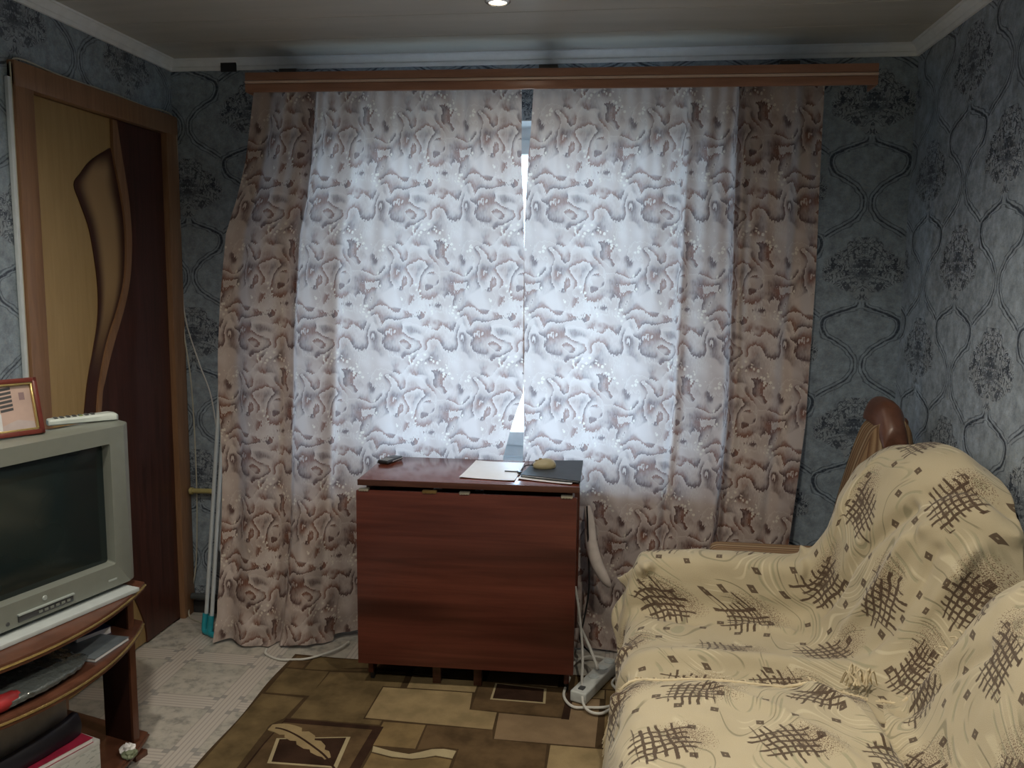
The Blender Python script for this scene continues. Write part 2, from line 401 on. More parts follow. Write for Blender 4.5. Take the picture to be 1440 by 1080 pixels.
def stripe_mat():
    g = G('striped_upholstery', .9, .15); X = g.sep(g.uv())
    f = g.M('FRACT', g.mul(X[0], 9.0)); n_ = g.noise(g.uv(), 200, 1)
    c = g.ramp(f, [(0, (.115, .06, .035)), (.22, (.30, .20, .115)), (.34, (.13, .07, .04)), (.55, (.38, .29, .19)), (.64, (.16, .10, .055)), (.85, (.24, .155, .09))], 'EASE')
    g.col(g.mix(g.mul(n_, .3), c, (.1, .06, .03))); g.bump(n_, .001, .3); return g.m
stripes = stripe_mat()

def carpet(name, c, var=.22, c2=None):
    g = G(name, .95, .08); f = g.noise(g.obj(), 260, 2); f2 = g.noise(g.obj(), 9, 3, .6)
    d = c2 or tuple(x*(1-var*1.6) for x in c)
    k = g.ramp(f2, [(.35, d), (.62, c)]); g.col(g.mix(g.mul(f, .35), k, tuple(x*.45 for x in c)))
    g.bump(f, .002, .4); return g.m

casing_m = woodm('orange_casing_wood', (.20, .105, .055), (.30, .165, .088), .4, (9, 9, .8), 5)
pelmet_m = woodm('pelmet_wood', (.32, .155, .100), (.44, .23, .155), .33, (.8, 9, 9), 5)
pelmet_light = woodm('pelmet_strip', (.68, .50, .40), (.78, .60, .50), .3, (.8, 9, 9), 5)
door_beige = woodm('door_pale_oak', (.325, .215, .085), (.395, .270, .115), .45, (8, 8, .7), 6)
door_dark = woodm('door_dark_wenge', (.035, .012, .009), (.085, .028, .020), .38, (8, 8, .7), 5)
mahog = woodm('table_mahogany_veneer', (.070, .018, .012), (.150, .042, .028), .30, (.45, 9, 9), 3.6, .5, .75)
mahog_top = woodm('table_top_lacquer', (.12, .03, .018), (.19, .05, .028), .16, (.6, 8, 8), 3, .6)
edge_m = woodm('table_edge', (.055, .018, .012), (.10, .04, .026), .35, (.6, 9, 9), 6)
stand_m = woodm('stand_red_brown', (.085, .034, .020), (.15, .062, .038), .28, (6, 6, 1), 3)
stand_dark = woodm('stand_dark_panel', (.030, .012, .009), (.055, .022, .016), .4, (6, 6, 1), 3)
crest_m = woodm('crest_varnished_wood', (.085, .034, .020), (.15, .064, .040), .36, (6, 1, 6), 4)
silver = plain('silver_plastic', (.22, .24, .215), .36, .2, .03)
silver_light = plain('pale_silver_edge', (.38, .43, .42), .32, .15, .03)
grey_blue = plain('grey_blue_top', (.20, .245, .27), .45, 0, .05)
black_pl = plain('black_plastic', (.018, .018, .020), .4)
dark_grey = plain('dark_grey_plastic', (.06, .065, .07), .35)
white_pl = plain('white_plastic', (.46, .51, .52), .38, 0, .05)
white_paint = plain('white_enamel', (.60, .66, .70), .35, 0, .05)
cable_m = plain('white_cable', (.56, .56, .53), .5)
beige_cable = plain('aged_cable', (.46, .45, .37), .5)
teal = plain('teal_plastic', (.02, .30, .38), .35)
red_m = plain('red_fabric', (.36, .028, .032), .5, 0, .2)
crimson = plain('crimson_cover', (.33, .02, .055), .4, 0, .2)
gold = plain('gold_edging', (.62, .47, .20), .25, .8, .1)
paper = plain('white_paper', (.83, .83, .85), .6, 0, .02)
black_bag = plain('black_folder', (.022, .028, .035), .6, 0, .2)
frame_red = woodm('frame_cherry', (.10, .018, .014), (.16, .032, .022), .3, (6, 6, 6), 4)
steel = plain('bright_hinge', (.62, .58, .48), .3, .9)
brass = plain('old_brass', (.30, .20, .08), .4, .8)
yellow_m = plain('yellowed_paint', (.42, .37, .16), .5)
blue_m = plain('dark_blue_cover', (.03, .045, .14), .4, 0, .3)
grey_card = plain('grey_card', (.40, .36, .30), .7, 0, .1)
greenish = plain('dull_green', (.16, .19, .12), .6, 0, .2)
wallplain = plain('painted_plaster', (.42, .42, .40), .8)
pvc = G('ceiling_gloss_panel', .30, .5)
_f = pvc.noise(pvc.scale(pvc.obj(), (.8, 6, 1)), 2.2, 2, .5); _f2 = pvc.noise(pvc.obj(), 30, 2)
pvc.col(pvc.mix(pvc.mul(_f2, .10), pvc.ramp(_f, [(.35, (.47, .46, .42)), (.65, (.53, .51, .465))]), (.36, .35, .33))); pvc = pvc.m
cornice_m = plain('cornice_white', (.84, .88, .90), .4, 0, .04)
gap_m = plain('gap_dark', (.03, .03, .035), .8)

# ------------------------------------------------------------------ room shell
S = dict(kind='structure')
box('floor', (-.1, -4.3, -.06), (W+.1, .05, 0.0), lino, **S)
YB = -4.2
wx0, wx1, wz0, wz1 = .70, 2.11, .715, 2.085
bm = bmesh.new()
bx(bm, (-.1, 0, 0), (wx0, .34, H+.05)); bx(bm, (wx1, 0, 0), (W+.1, .34, H+.05))
bx(bm, (wx0, 0, 0), (wx1, .34, wz0-.03)); bx(bm, (wx0, 0, wz1), (wx1, .34, H+.05))
link('wall_back', from_bm(bm), wp_back, smooth=None, **S)
# left wall with the door opening y -0.90..-0.04
bm = bmesh.new()
bx(bm, (-.12, YB, 0), (0, -.905, H+.05)); bx(bm, (-.12, -.035, 0), (0, .0, H+.05)); bx(bm, (-.12, -.905, 2.075), (0, -.035, H+.05))
bx(bm, (-.12, -.905, 0), (-.06, -.035, 2.075))
link('wall_left', from_bm(bm), wp_left, smooth=None, **S)
box('wall_right', (W, YB, 0), (W+.1, 0, H+.05), wp_side, smooth=None, **S)
box('wall_front', (-.1, YB-.1, 0), (W+.1, YB, H+.05), wp_side, smooth=None, **S)
ceil = box('ceiling', (-.1, YB, H+.012), (W+.1, .0, H+.06), gap_m, smooth=None, **S)
pm = None; y = -.012; k = 0
while y > YB:
    y2 = max(y-.248, YB)
    if pm is None or y2 == YB:
        bm = bmesh.new(); bx(bm, (.0, y2-y, 0), (W, 0, .010), .0018, 1); pm = from_bm(bm); pm.materials.append(pvc)
    o = bpy.data.objects.new('ceiling_panel', pm); C.objects.link(o); o.location = (0, y, H); o.parent = ceil
    y -= .2505; k += 1
def cornice(name, a, b, inward, dark=()):
    """plastic cornice strip from a to b: stepped profile running under the ceiling"""
    a = Vector(a); b = Vector(b); d = (b-a).normalized(); n_ = Vector(inward)
    prof = [(0, -.042), (.010, -.042), (.014, -.030), (.012, -.026), (.016, -.018), (.030, -.006), (.036, -.006), (.040, -.0005), (0, -.0005)]
    bm = bmesh.new(); rings = []
    for p in (a, b):
        rings.append([bm.verts.new(p + n_*x + Vector((0, 0, z))) for x, z in prof])
    n = len(prof)
    for i in range(n): bm.faces.new((rings[0][i], rings[0][(i+1) % n], rings[1][(i+1) % n], rings[1][i]))
    bm.faces.new(rings[0][::-1]); bm.faces.new(rings[1]); bmesh.ops.recalc_face_normals(bm, faces=bm.faces)
    return link(name, from_bm(bm), cornice_m, smooth=30, **S)
cornice('trim_1', (0, -.001, H), (W, -.001, H), (0, -1, 0))
cornice('trim_2', (.001, YB, H), (.001, 0, H), (1, 0, 0))
cornice('trim_3', (W-.001, YB, H), (W-.001, 0, H), (-1, 0, 0))
box('baseboard_back', (0.02, -.022, 0), (W-.02, -.001, .055), plain('dark_baseboard', (.035, .037, .04), .5), bev=.004, **S)
box('baseboard_right', (W-.018, YB, 0), (W-.001, -.03, .055), casing_m, bev=.004, **S)

# unseen overhang slab, added outside to dim the top of the window
box('shade_slab', (-1.6, .34, 2.28), (4.6, 1.75, 2.44), wallplain, **S)

# window: white casements, sill, pane
win = empty('window_1', (0, 0, 0)); win['kind'] = 'structure'
bm = bmesh.new()
yy0, yy1 = .16, .22
for lo, hi in [((wx0, yy0, wz0), (wx0+.055, yy1, wz1)), ((wx1-.055, yy0, wz0), (wx1, yy1, wz1)), ((wx0, yy0, wz0), (wx1, yy1, wz0+.06)), ((wx0, yy0, wz1-.06), (wx1, yy1, wz1))]:
    bx(bm, lo, hi, .005)
link('window_frame', from_bm(bm), white_paint, win)
mid = 1.30
for a, b in ((wx0+.05, mid), (mid, wx1-.05)):
    bm = bmesh.new()
    for lo, hi in [((a, yy0-.015, wz0+.05), (a+.05, yy1-.01, wz1-.05)), ((b-.05, yy0-.015, wz0+.05), (b, yy1-.01, wz1-.05)), ((a, yy0-.015, wz0+.05), (b, yy1-.01, wz0+.11)), ((a, yy0-.015, wz1-.11), (b, yy1-.01, wz1-.05))]:
        bx(bm, lo, hi, .006)
    sash = link('sash', from_bm(bm), white_paint, win)
    g = G('pane_glass'); tr = g.n('BsdfTransparent'); tr.inputs[0].default_value = (.93, .96, .96, 1)
    gl = g.n('BsdfGlossy'); gl.inputs['Roughness'].default_value = .02; ms = g.n('MixShader'); ms.inputs[0].default_value = .06
    g.t.links.new(tr.outputs[0], ms.inputs[1]); g.t.links.new(gl.outputs[0], ms.inputs[2]); g.t.links.new(ms.outputs[0], g.out.inputs[0])
    box('pane', (a+.04, .185, wz0+.10), (b-.04, .189, wz1-.10), g.m, sash, smooth=None)
box('window_sill', (wx0-.03, -.055, wz0-.028), (wx1+.03, .17, wz0), white_paint, win, bev=.006)
bm = bmesh.new(); bx(bm, (wx0-.0005, -.0005, wz0), (wx0+.004, .16, wz1)); bx(bm, (wx1-.004, -.0005, wz0), (wx1+.0005, .16, wz1)); bx(bm, (wx0, .0, wz1-.004), (wx1, .16, wz1+.001))
link('reveal', from_bm(bm), white_paint, win, smooth=None)

# door 1 in the left wall: casing, pale leaf, dark wave panel, airbrushed inset, moulding
door = empty('door_1', (0, -.47, 0)); door['kind'] = 'structure'
def dchild(o):
    o.parent = door; o.matrix_parent_inverse = Matrix.Translation((0, .47, 0)); return o
bm = bmesh.new()
bx(bm, (-.055, -.95, 0), (.024, -.868, 2.105), .005); bx(bm, (-.055, -.095, 0), (.024, -.006, 2.105), .005); bx(bm, (-.055, -.95, 2.035), (.025, -.006, 2.112), .005)
dchild(link('door_casing', from_bm(bm), casing_m))
dchild(box('door_leaf', (-.045, -.868, .008), (-.006, -.095, 2.033), door_beige, bev=.003))
def strip_yz(name, left, right, x0, x1, mat, n=60):
    """a panel on the leaf bounded by two curves (y, z), with UV.x running across"""
    L = np.array(catmull(left, n)); Rr = np.array(catmull(right, n)); m_ = 10
    P = np.zeros((n+1, m_+1, 3)); UV = np.zeros((n+1, m_+1, 2))
    for j in range(m_+1):
        s = j/m_; q = L*(1-s)+Rr*s; P[:, j, 0] = x1; P[:, j, 1:] = q; UV[:, j, 0] = s; UV[:, j, 1] = np.linspace(0, 1, n+1)
    bm = bmesh.new(); bm.from_mesh(grid_mesh(P, UV))
    ed = [e_ for e_ in bm.edges if e_.is_boundary]
    r = bmesh.ops.extrude_edge_only(bm, edges=ed)
    for v in r['geom']:
        if isinstance(v, bmesh.types.BMVert): v.co.x = x0
    bmesh.ops.recalc_face_normals(bm, faces=bm.faces)
    return dchild(link(name, from_bm(bm), mat))
strip_yz('dark_wave_panel',
    [(-.405, 2.033), (-.385, 1.95), (-.366, 1.861), (-.346, 1.738), (-.342, 1.612), (-.361, 1.472), (-.406, 1.357), (-.50, 1.20), (-.56, 1.08), (-.60, .95), (-.605, .80), (-.57, .60), (-.52, .42), (-.48, .283), (-.425, .222), (-.371, .117), (-.352, .053), (-.35, .008)],
    [(-.097, 2.033)] + [(-.097, 2.033-2.025*i/16) for i in range(1, 17)] + [(-.097, .008)], -.006, .001, door_dark)
g = G('door_inset_airbrushed', .35); U = g.sep(g.uv())
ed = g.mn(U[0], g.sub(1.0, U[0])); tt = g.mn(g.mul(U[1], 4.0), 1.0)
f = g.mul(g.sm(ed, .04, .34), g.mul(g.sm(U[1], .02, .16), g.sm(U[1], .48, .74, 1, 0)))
g.col(g.mix(f, (.045, .014, .009), (.36, .235, .115)))  # airbrushed finish, dark edges fading to a beige centre
strip_yz('airbrushed_inset', [(-.442, 1.926), (-.555, 1.868), (-.614, 1.819), (-.656, 1.775), (-.628, 1.714), (-.587, 1.632), (-.562, 1.515), (-.553, 1.406), (-.564, 1.307), (-.596, 1.21), (-.629, 1.125), (-.654, 1.04), (-.69, .85), (-.68, .65), (-.62, .45)],
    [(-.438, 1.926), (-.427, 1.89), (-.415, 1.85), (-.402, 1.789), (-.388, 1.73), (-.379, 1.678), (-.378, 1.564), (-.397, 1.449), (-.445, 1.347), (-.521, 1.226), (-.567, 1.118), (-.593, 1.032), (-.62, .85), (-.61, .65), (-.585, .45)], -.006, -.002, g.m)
strip_yz('curved_moulding', [(-.430, 2.03), (-.430, 1.897), (-.401, 1.789), (-.380, 1.678), (-.379, 1.564), (-.398, 1.449), (-.446, 1.347), (-.522, 1.226), (-.568, 1.118), (-.594, 1.032), (-.621, .85), (-.611, .65), (-.586, .45)],
    [(-.404, 2.03), (-.378, 1.90), (-.356, 1.80), (-.343, 1.70), (-.341, 1.60), (-.359, 1.472), (-.404, 1.357), (-.495, 1.201), (-.550, 1.09), (-.572, 1.03), (-.600, .85), (-.592, .65), (-.57, .45)], -.006, .006, casing_m)

# recessed ceiling lamps
bulb = bpy.data.materials.new('lamp_glow'); bulb.use_nodes = True; bt = bulb.node_tree; bt.nodes.clear()
em = bt.nodes.new('ShaderNodeEmission'); em.inputs[0].default_value = (1, .88, .70, 1); em.inputs[1].default_value = 9; oo = bt.nodes.new('ShaderNodeOutputMaterial'); bt.links.new(em.outputs[0], oo.inputs[0])
lab = ['lit recessed round ceiling lamp nearest the window curtains', 'lit recessed ceiling lamp above the television side of the room', 'lit recessed ceiling lamp above the near end of the sofa', 'lit recessed ceiling lamp furthest back from the window']
chrome = plain('satin_chrome', (.55, .52, .47), .25, .9)
for (x, y, pw), lb in zip(LAMPS, lab):
    t = empty('ceiling_lamp', (x, y, H), 0, lb, 'lamp', 'recessed lamps in the ceiling')
    lathe('lamp_ring', [(.027, -.001), (.040, -.001), (.041, -.004), (.036, -.008), (.029, -.009), (.027, -.004), (.027, -.001)], chrome, t)
    lathe('lamp_face', [(0, -.007), (.018, -.006), (.027, -.002), (.027, -.0005), (0, -.0005)], bulb, t)
    L = bpy.data.lights.new('lamp_light', 'SPOT'); L.energy = pw; L.color = (1, .90, .74); L.spot_size = math.radians(155); L.spot_blend = .8; L.shadow_soft_size = .03
    lo = bpy.data.objects.new('lamp_light', L); C.objects.link(lo); lo.location = (0, 0, -.015); lo.parent = t

# ------------------------------------------------------------------ pelmet, curtains
pel = empty('curtain_pelmet', (1.56, -.2, 2.195), 0, 'long reddish wooden pelmet with a pale centre line above the curtains', 'pelmet', rot=(0, math.radians(.28), 0))
bm = bmesh.new()
bx(bm, (-1.15, 0, -.036), (1.15, .010, .036), .002); bx(bm, (-1.15, -.004, .006), (1.15, .004, .036), .003, 2); bx(bm, (-1.15, -.004, -.036), (1.15, .004, -.006), .003, 2)
link('pelmet_board', from_bm(bm), pelmet_m, pel)
box('pale_strip', (-1.15, -.0075, -.0045), (1.15, .002, .0045), pelmet_light, pel, bev=.0015)
for x in (-1.147, 1.147): box('end_return', (x-.003, .010, -.036), (x+.003, .115, .036), pelmet_m, pel, bev=.001)
box('curtain_rail', (-1.13, .050, -.002), (1.13, .070, .012), white_pl, pel, bev=.002)
for x in (-1.31, -1.0, .0, .86):
    if x == -1.31: continue
    box('bracket', (x-.035, .045, .016), (x+.035, .195, .060), dark_grey, pel, bev=.002)
box('trim_4', (.225, -.020, H-.05), (.290, -.0145, H-.012), gap_m, **S)

def edge(tab, z):
    zs = [t_[0] for t_ in tab]; return float(np.interp(z, zs[::-1], [t_[1] for t_ in tab][::-1]))
def curtain(name, ltab, rtab, ybase, folds, label, seed, u_len, bottom, nu=340, nv=230):
    zt = 2.195
    P = np.zeros((nv+1, nu+1, 3)); UV = np.zeros((nv+1, nu+1, 2))
    u = np.linspace(0, 1, nu+1)
    for i in range(nv+1):
        s = i/nv
        zb = np.array([bottom(q) for q in u])
        z = zt + (zb-zt)*s
        zm = zt*(1-s)
        xl, xr = edge(ltab, zm), edge(rtab, zm)
        x = xl + (xr-xl)*u
        y = np.array([ybase(q, s) for q in u])
        dep = np.zeros_like(u); dx = np.zeros_like(u)
        for (c_, w_, a_, k_) in folds:            # centre, width, depth, sharpness
            cc = c_ + .012*math.sin(3.1*s+c_*20+seed)
            d = (u-cc)/w_
            g_ = np.exp(-d*d*k_); dep += a_*g_*(1-.35*math.sin(4*s+c_*9)**2)
        wv = .0075*np.sin(2*PI*(u*5.3+.15*math.sin(2.2*s+seed)))*(.6+.4*math.cos(s*2.5)) + .005*np.sin(2*PI*(u*19+.1*s)+seed)*max(0, 1-2.2*s)
        P[i, :, 0] = x + dx; P[i, :, 1] = y + dep + wv; P[i, :, 2] = z
    for i in range(nv+1):
        for j in range(0, nu+1):
            v = noise.noise(Vector((P[i, j, 0]*3.2, P[i, j, 2]*2.2, seed)))*.010
            s = i/nv
            if s > .72: v += noise.noise(Vector((P[i, j, 0]*14, P[i, j, 2]*11, seed+5)))*.022*(s-.72)/.28
            P[i, j, 1] += v
    du = np.sqrt(np.diff(P[:, :, 0], axis=1)**2*1.0 + (np.diff(P[:, :, 1], axis=1)*1.6)**2)
    UV[:, 1:, 0] = np.cumsum(du, 1); UV[:, :, 0] *= 1.0; UV[:, :, 1] = P[:, :, 2]
    m0 = UV[nv//3, :, 0]; UV[:, :, 0] = .35*UV[:, :, 0] + .65*m0[None, :]
    o = link(name, grid_mesh(P, UV), curtain_m, smooth=60)
    return tag(o, label, 'curtain', 'two patterned curtains over the window')
def yl(q, s):      # left curtain: billows into the room towards the floor at its left, tucks behind the table at its right
    k = 1/(1+math.exp((q-.44)*26)); s2 = max(0, (s-.05)/.95)
    return -.158 - .165*k*s2**1.3 + .035*(1-k)*max(0, s-.6)
def bl(q): return .004 + .02*(q > .5)*(q-.5) + .005*math.sin(q*30)
def bottom_l(q): return .006 + .006*(1+math.sin(q*23)) if q < .45 else .03
cl = curtain('curtain',
    [(2.20, .425), (2.163, .415), (1.907, .378), (1.77, .345), (1.631, .300), (1.38, .276), (1.155, .270), (.986, .272), (.76, .286), (.59, .290), (.305, .290), (.133, .279), (0, .266)],
    [(2.20, 1.462), (1.9, 1.466), (1.714, 1.478), (1.184, 1.487), (1.02, 1.484), (.909, 1.447), (.768, 1.41), (0, 1.30)],
    yl, [(.06, .035, .035, 1), (.235, .014, .055, 1), (.265, .03, .02, 1), (.40, .018, .028, 1), (.55, .05, .014, 1), (.78, .05, .010, 1)],
    'cream curtain with brown brushstroke print, left one, billowing down to the floor', 1.0, 1.0, bottom_l)
def yr(q, s): return -.155 - .035*max(0, q-.55)*s + .02*max(0, s-.6)*(q < .4)
cr = curtain('curtain',
    [(2.20, 1.508), (2.0, 1.498), (1.92, 1.490), (1.688, 1.480), (1.184, 1.481), (.911, 1.489), (.743, 1.486), (0, 1.49)],
    [(2.20, 2.545), (1.839, 2.545), (1.465, 2.548), (.947, 2.54), (.501, 2.505), (0, 2.46)],
    yr, [(.12, .05, .010, 1), (.32, .05, .012, 1), (.54, .016, .034, 1), (.735, .012, .06, 1), (.765, .03, .02, 1), (.92, .02, .02, 1)],
    'cream curtain with brown brushstroke print, right one, hanging straight behind the sofa arm', 2.7, 1.0, lambda q: .012)
# crumpled lower edge of the right curtain pulled out beside the table
tk = tube('bunched_fold', [(1.742, -.165, .60), (1.752, -.195, .55), (1.762, -.225, .47), (1.785, -.245, .40), (1.815, -.250, .345), (1.835, -.245, .315)], .020, plain('curtain_lining', (.60, .54, .51), .8), None, 14, 40, lambda t: .35+.85*math.sin(PI*min(1, t*.95+.03))**.7)
tk.parent = cr

# ------------------------------------------------------------------ floor rug (its woven blocks are raised pile)
rug = empty('rug', (1.3, -1.3, 0), 0, 'brown rug woven with tan blocks and a feather motif', 'rug')
RI = Matrix.Translation((-1.3, 1.3, 0))
def rugz(x, y):
    return .010 + .017*math.exp(-((x-1.00)/.16)**2-((y+.47)/.035)**2) + .004*math.sin(x*7+y*3)*math.exp(-((y+.4)/.2)**2)
def rug_child(o): o.parent = rug; o.matrix_parent_inverse = RI; return o
nx, ny = 110, 150
P = np.zeros((ny+1, nx+1, 3))
for i in range(ny+1):
    for j in range(nx+1):
        x = .622+1.42*j/nx; y = -.365-2.2*i/ny
        if j == 0: x += .004*math.sin(y*13)
        P[i, j] = (x, y, rugz(x, y))
bm = bmesh.new(); bm.from_mesh(grid_mesh(P)); ed = [e_ for e_ in bm.edges if e_.is_boundary]
r = bmesh.ops.extrude_edge_only(bm, edges=ed)
for v in r['geom']:
    if isinstance(v, bmesh.types.BMVert): v.co.z = .0008
bmesh.ops.recalc_face_normals(bm, faces=bm.faces)
if sum(f.normal.z for f in bm.faces) < 0: bmesh.ops.reverse_faces(bm, faces=bm.faces)
base_rug = carpet('rug_ground', (.080, .052, .028))
rug_child(link('rug_ground', from_bm(bm), base_rug))
RC = {'mid': carpet('rug_tan', (.235, .165, .080), .25), 'light': carpet('rug_light', (.345, .260, .140), .2), 'brown': carpet('rug_brown', (.135, .088, .046), .3),
      'rose': carpet('rug_pinkish', (.255, .180, .108), .15), 'dark': carpet('rug_dark', (.048, .026, .017), .3), 'cream': carpet('rug_cream', (.43, .36, .22), .12), 'olive': carpet('rug_olive', (.175, .125, .062), .3)}
def block(name, pts, key, lift, fine=.03):
    bm = bmesh.new(); vs = [bm.verts.new((x, y, 0)) for x, y in pts]; f = bm.faces.new(vs)
    if f.calc_area() <= 0: pass
    bmesh.ops.recalc_face_normals(bm, faces=[f])
    bm.normal_update()
    if f.normal.z < 0: f.normal_flip()
    xs = [p[0] for p in pts]; ys = [p[1] for p in pts]
    for a, (lo, hi) in enumerate(((min(xs), max(xs)), (min(ys), max(ys)))):
        k = math.floor(lo/fine)*fine+fine
        while k < hi:
            no = (1, 0, 0) if a == 0 else (0, 1, 0); co = (k, 0, 0) if a == 0 else (0, k, 0)
            bmesh.ops.bisect_plane(bm, geom=bm.verts[:]+bm.edges[:]+bm.faces[:], plane_co=co, plane_no=no); k += fine
    for v in bm.verts: v.co.z = rugz(v.co.x, v.co.y) + lift
    ed = [e_ for e_ in bm.edges if e_.is_boundary]
    r = bmesh.ops.extrude_edge_only(bm, edges=ed)
    for v in r['geom']:
        if isinstance(v, bmesh.types.BMVert): v.co.z -= lift+.001
    return rug_child(link(name, from_bm(bm), RC[key], smooth=30))
def rect(x0, y0, x1, y1): return [(x0, y0), (x1, y0), (x1, y1), (x0, y1)]
gp = .004
bl_ = [
 (rect(.64, -.68+gp, .805, -.49), 'olive'), (rect(.64, -.48, .70, -.38), 'brown'), (rect(.71, -.48, .95, -.375), 'olive'), (rect(.96, -.485, 1.10, -.375), 'brown'),
 ([(.812, -.493), (1.10, -.493), (1.10, -.565), (1.035, -.565), (1.035, -.80), (1.10, -.80), (1.10, -.828), (.795, -.828)], 'olive'),
 ([(.632, -.688), (.788, -.693), (.775, -.833), (.745, -.88), (.752, -1.4), (.63, -1.4)], 'olive'),
 ([(1.040, -.574), (1.365, -.574), (1.375, -.686), (1.470, -.691), (1.472, -.800), (1.040, -.790)], 'light'),
 (rect(1.125, -.566, 1.372, -.485), 'light'), (rect(1.12, -.475, 1.37, -.38), 'mid'),
 ([(1.38, -.485), (1.70, -.485), (1.695, -.688), (1.38, -.683)], 'brown'), (rect(1.40, -.475, 1.66, -.38), 'rose'),
 ([(1.478, -.694), (1.700, -.697), (1.712, -.547), (1.815, -.542), (1.808, -.855), (1.486, -.855)], 'rose'),
 (rect(1.72, -.535, 1.83, -.47), 'light'), (rect(1.72, -.46, 2.0, -.38), 'mid'), (rect(1.835, -.85, 2.03, -.47), 'mid'),
 ([(1.256, -.806), (1.473, -.805), (1.482, -.859), (1.656, -.862), (1.66, -.99), (1.66, -1.40), (1.386, -1.40), (1.386, -.93), (1.33, -.925), (1.258, -.955)], 'brown'),
 (rect(1.108, -.948, 1.250, -.806), 'mid'), (rect(1.668, -1.2, 1.86, -.864), 'light'), (rect(1.668, -1.6, 1.98, -1.21), 'rose'), (rect(1.868, -1.2, 2.0, -.86), 'brown'),
 ([(1.122, -.992), (1.19, -1.010), (1.255, -1.012), (1.322, -.984), (1.376, -.992), (1.376, -1.4), (1.118, -1.4)], 'mid'),
 (rect(.64, -1.9, 1.10, -1.42), 'mid'), (rect(1.12, -1.9, 1.64, -1.42), 'olive'), (rect(.64, -2.5, 1.3, -1.92), 'brown'), (rect(1.32, -2.5, 1.95, -1.92), 'light')]
for p_, k_ in bl_: block('woven_block', p_, k_, .0010)
block('wavy_band', [(1.117, -.954), (1.18, -.973), (1.239, -.981), (1.27, -.965), (1.304, -.943), (1.34, -.936), (1.38, -.942), (1.376, -.984), (1.322, -.976), (1.29, -.992), (1.255, -1.004), (1.189, -1.002), (1.122, -.985)], 'cream', .0014)
block('motif_border', [(1.435, -.490), (1.622, -.496), (1.628, -.606), (1.434, -.608)], 'cream', .0014)
block('motif_centre', [(1.442, -.494), (1.613, -.500), (1.619, -.598), (1.442, -.600)], 'dark', .0019)
block('motif_border', [(1.698, -.49), (1.722, -.49), (1.716, -.70), (1.69, -.70)], 'dark', .0017)
block('feather_panel', [(.781, -.836), (1.117, -.838), (1.104, -1.40), (.765, -1.40), (.770, -1.0)], 'dark', .0014)
block('feather_panel', [(.784, -.862), (1.086, -.862), (1.075, -1.40), (.775, -1.40), (.776, -1.0)], 'brown', .0018)
block('feather_picture', [(.800, -.958), (1.030, -.914), (1.045, -1.088), (.828, -1.094)], 'cream', .0022)
block('feather_picture', [(.812, -.962), (1.018, -.922), (1.031, -1.080), (.838, -1.085)], 'dark', .0026)
spine = [(.753, -.900), (.80, -.905), (.86, -.935), (.93, -.985), (.99, -1.035), (1.045, -1.10)]
sp_ = [Vector((x, y)) for x, y in [tuple(q) for q in catmull(spine, 24)]]
wid = [.006+.034*math.sin(PI*min(1, (i+1.5)/22))**.7 for i in range(25)]
left_, right_ = [], []
for i in range(21):
    d = (sp_[min(i+1, 24)]-sp_[max(i-1, 0)]).normalized(); nrm = Vector((-d.y, d.x))
    nt_ = .62 if (i > 5 and i % 4 == 1) else 1.0
    left_.append(tuple(sp_[i]+nrm*wid[i]*nt_)); right_.append(tuple(sp_[i]-nrm*wid[i]*.8*(.65 if (i > 6 and i % 4 == 3) else 1)))
block('feather', left_+right_[::-1], 'light', .0031, .02)
qu = []
for i in range(2, 25):
    d = (sp_[min(i+1, 24)]-sp_[max(i-1, 0)]).normalized(); nrm = Vector((-d.y, d.x)); qu.append((tuple(sp_[i]+nrm*.0035), tuple(sp_[i]-nrm*.0035)))
block('feather_quill', [a for a, b in qu]+[b for a, b in qu][::-1], 'dark', .0036, .02)

# ------------------------------------------------------------------ drop-leaf table, hinge line seen under the top
tb = empty('drop_leaf_table', (1.335, -.37, 0.0125), math.radians(1.6), 'dark reddish brown drop-leaf table with its front leaf hanging, in front of the curtains', 'table')
hw = .386
box('tabletop', (-hw, -.195, .738), (hw, .190, .760), [mahog_top], tb, bev=.003)
box('tabletop_edge', (-hw-.001, -.1975, .7385), (hw+.001, -.1925, .7595), edge_m, tb, bev=.001)
box('drop_leaf', (-hw-.004, -.205, .088), (hw-.006, -.188, .722), mahog, tb, bev=.002)
box('drop_leaf', (-hw-.002, .172, .10), (hw-.004, .188, .722), mahog, tb, bev=.002)
for x in (-hw+.022, hw-.040):
    box('side_panel', (x, -.165, .035), (x+.018, .155, .738), mahog, tb, bev=.002)
box('stretcher_board', (-hw+.03, -.01, .30), (hw-.03, .008, .55), edge_m, tb, bev=.002)
for x in (-.13, .02):
    box('leg', (x, -.150, .0), (x+.030, -.125, .72), edge_m, tb, bev=.002)  # dark legs: the shadow under the table put into their colour
for x in (-hw+.024, hw-.038):
    for y in (-.14, .11): box('foot', (x, y, 0), (x+.014, y+.035, .036), black_pl, tb, bev=.002)
for x, w_, m_ in ((-.380, .035, steel), (-.155, .05, brass), (-.025, .036, steel), (.325, .04, steel)):
    hg = box('hinge', (x, -.2085, .7225), (x+w_, -.190, .730), m_, tb, bev=.001)
    for k in range(4): box('hinge_knuckle', (x+k*w_/4+.001, -.2095, .7215), (x+(k+.8)*w_/4, -.2065, .7255), m_, hg, smooth=30)

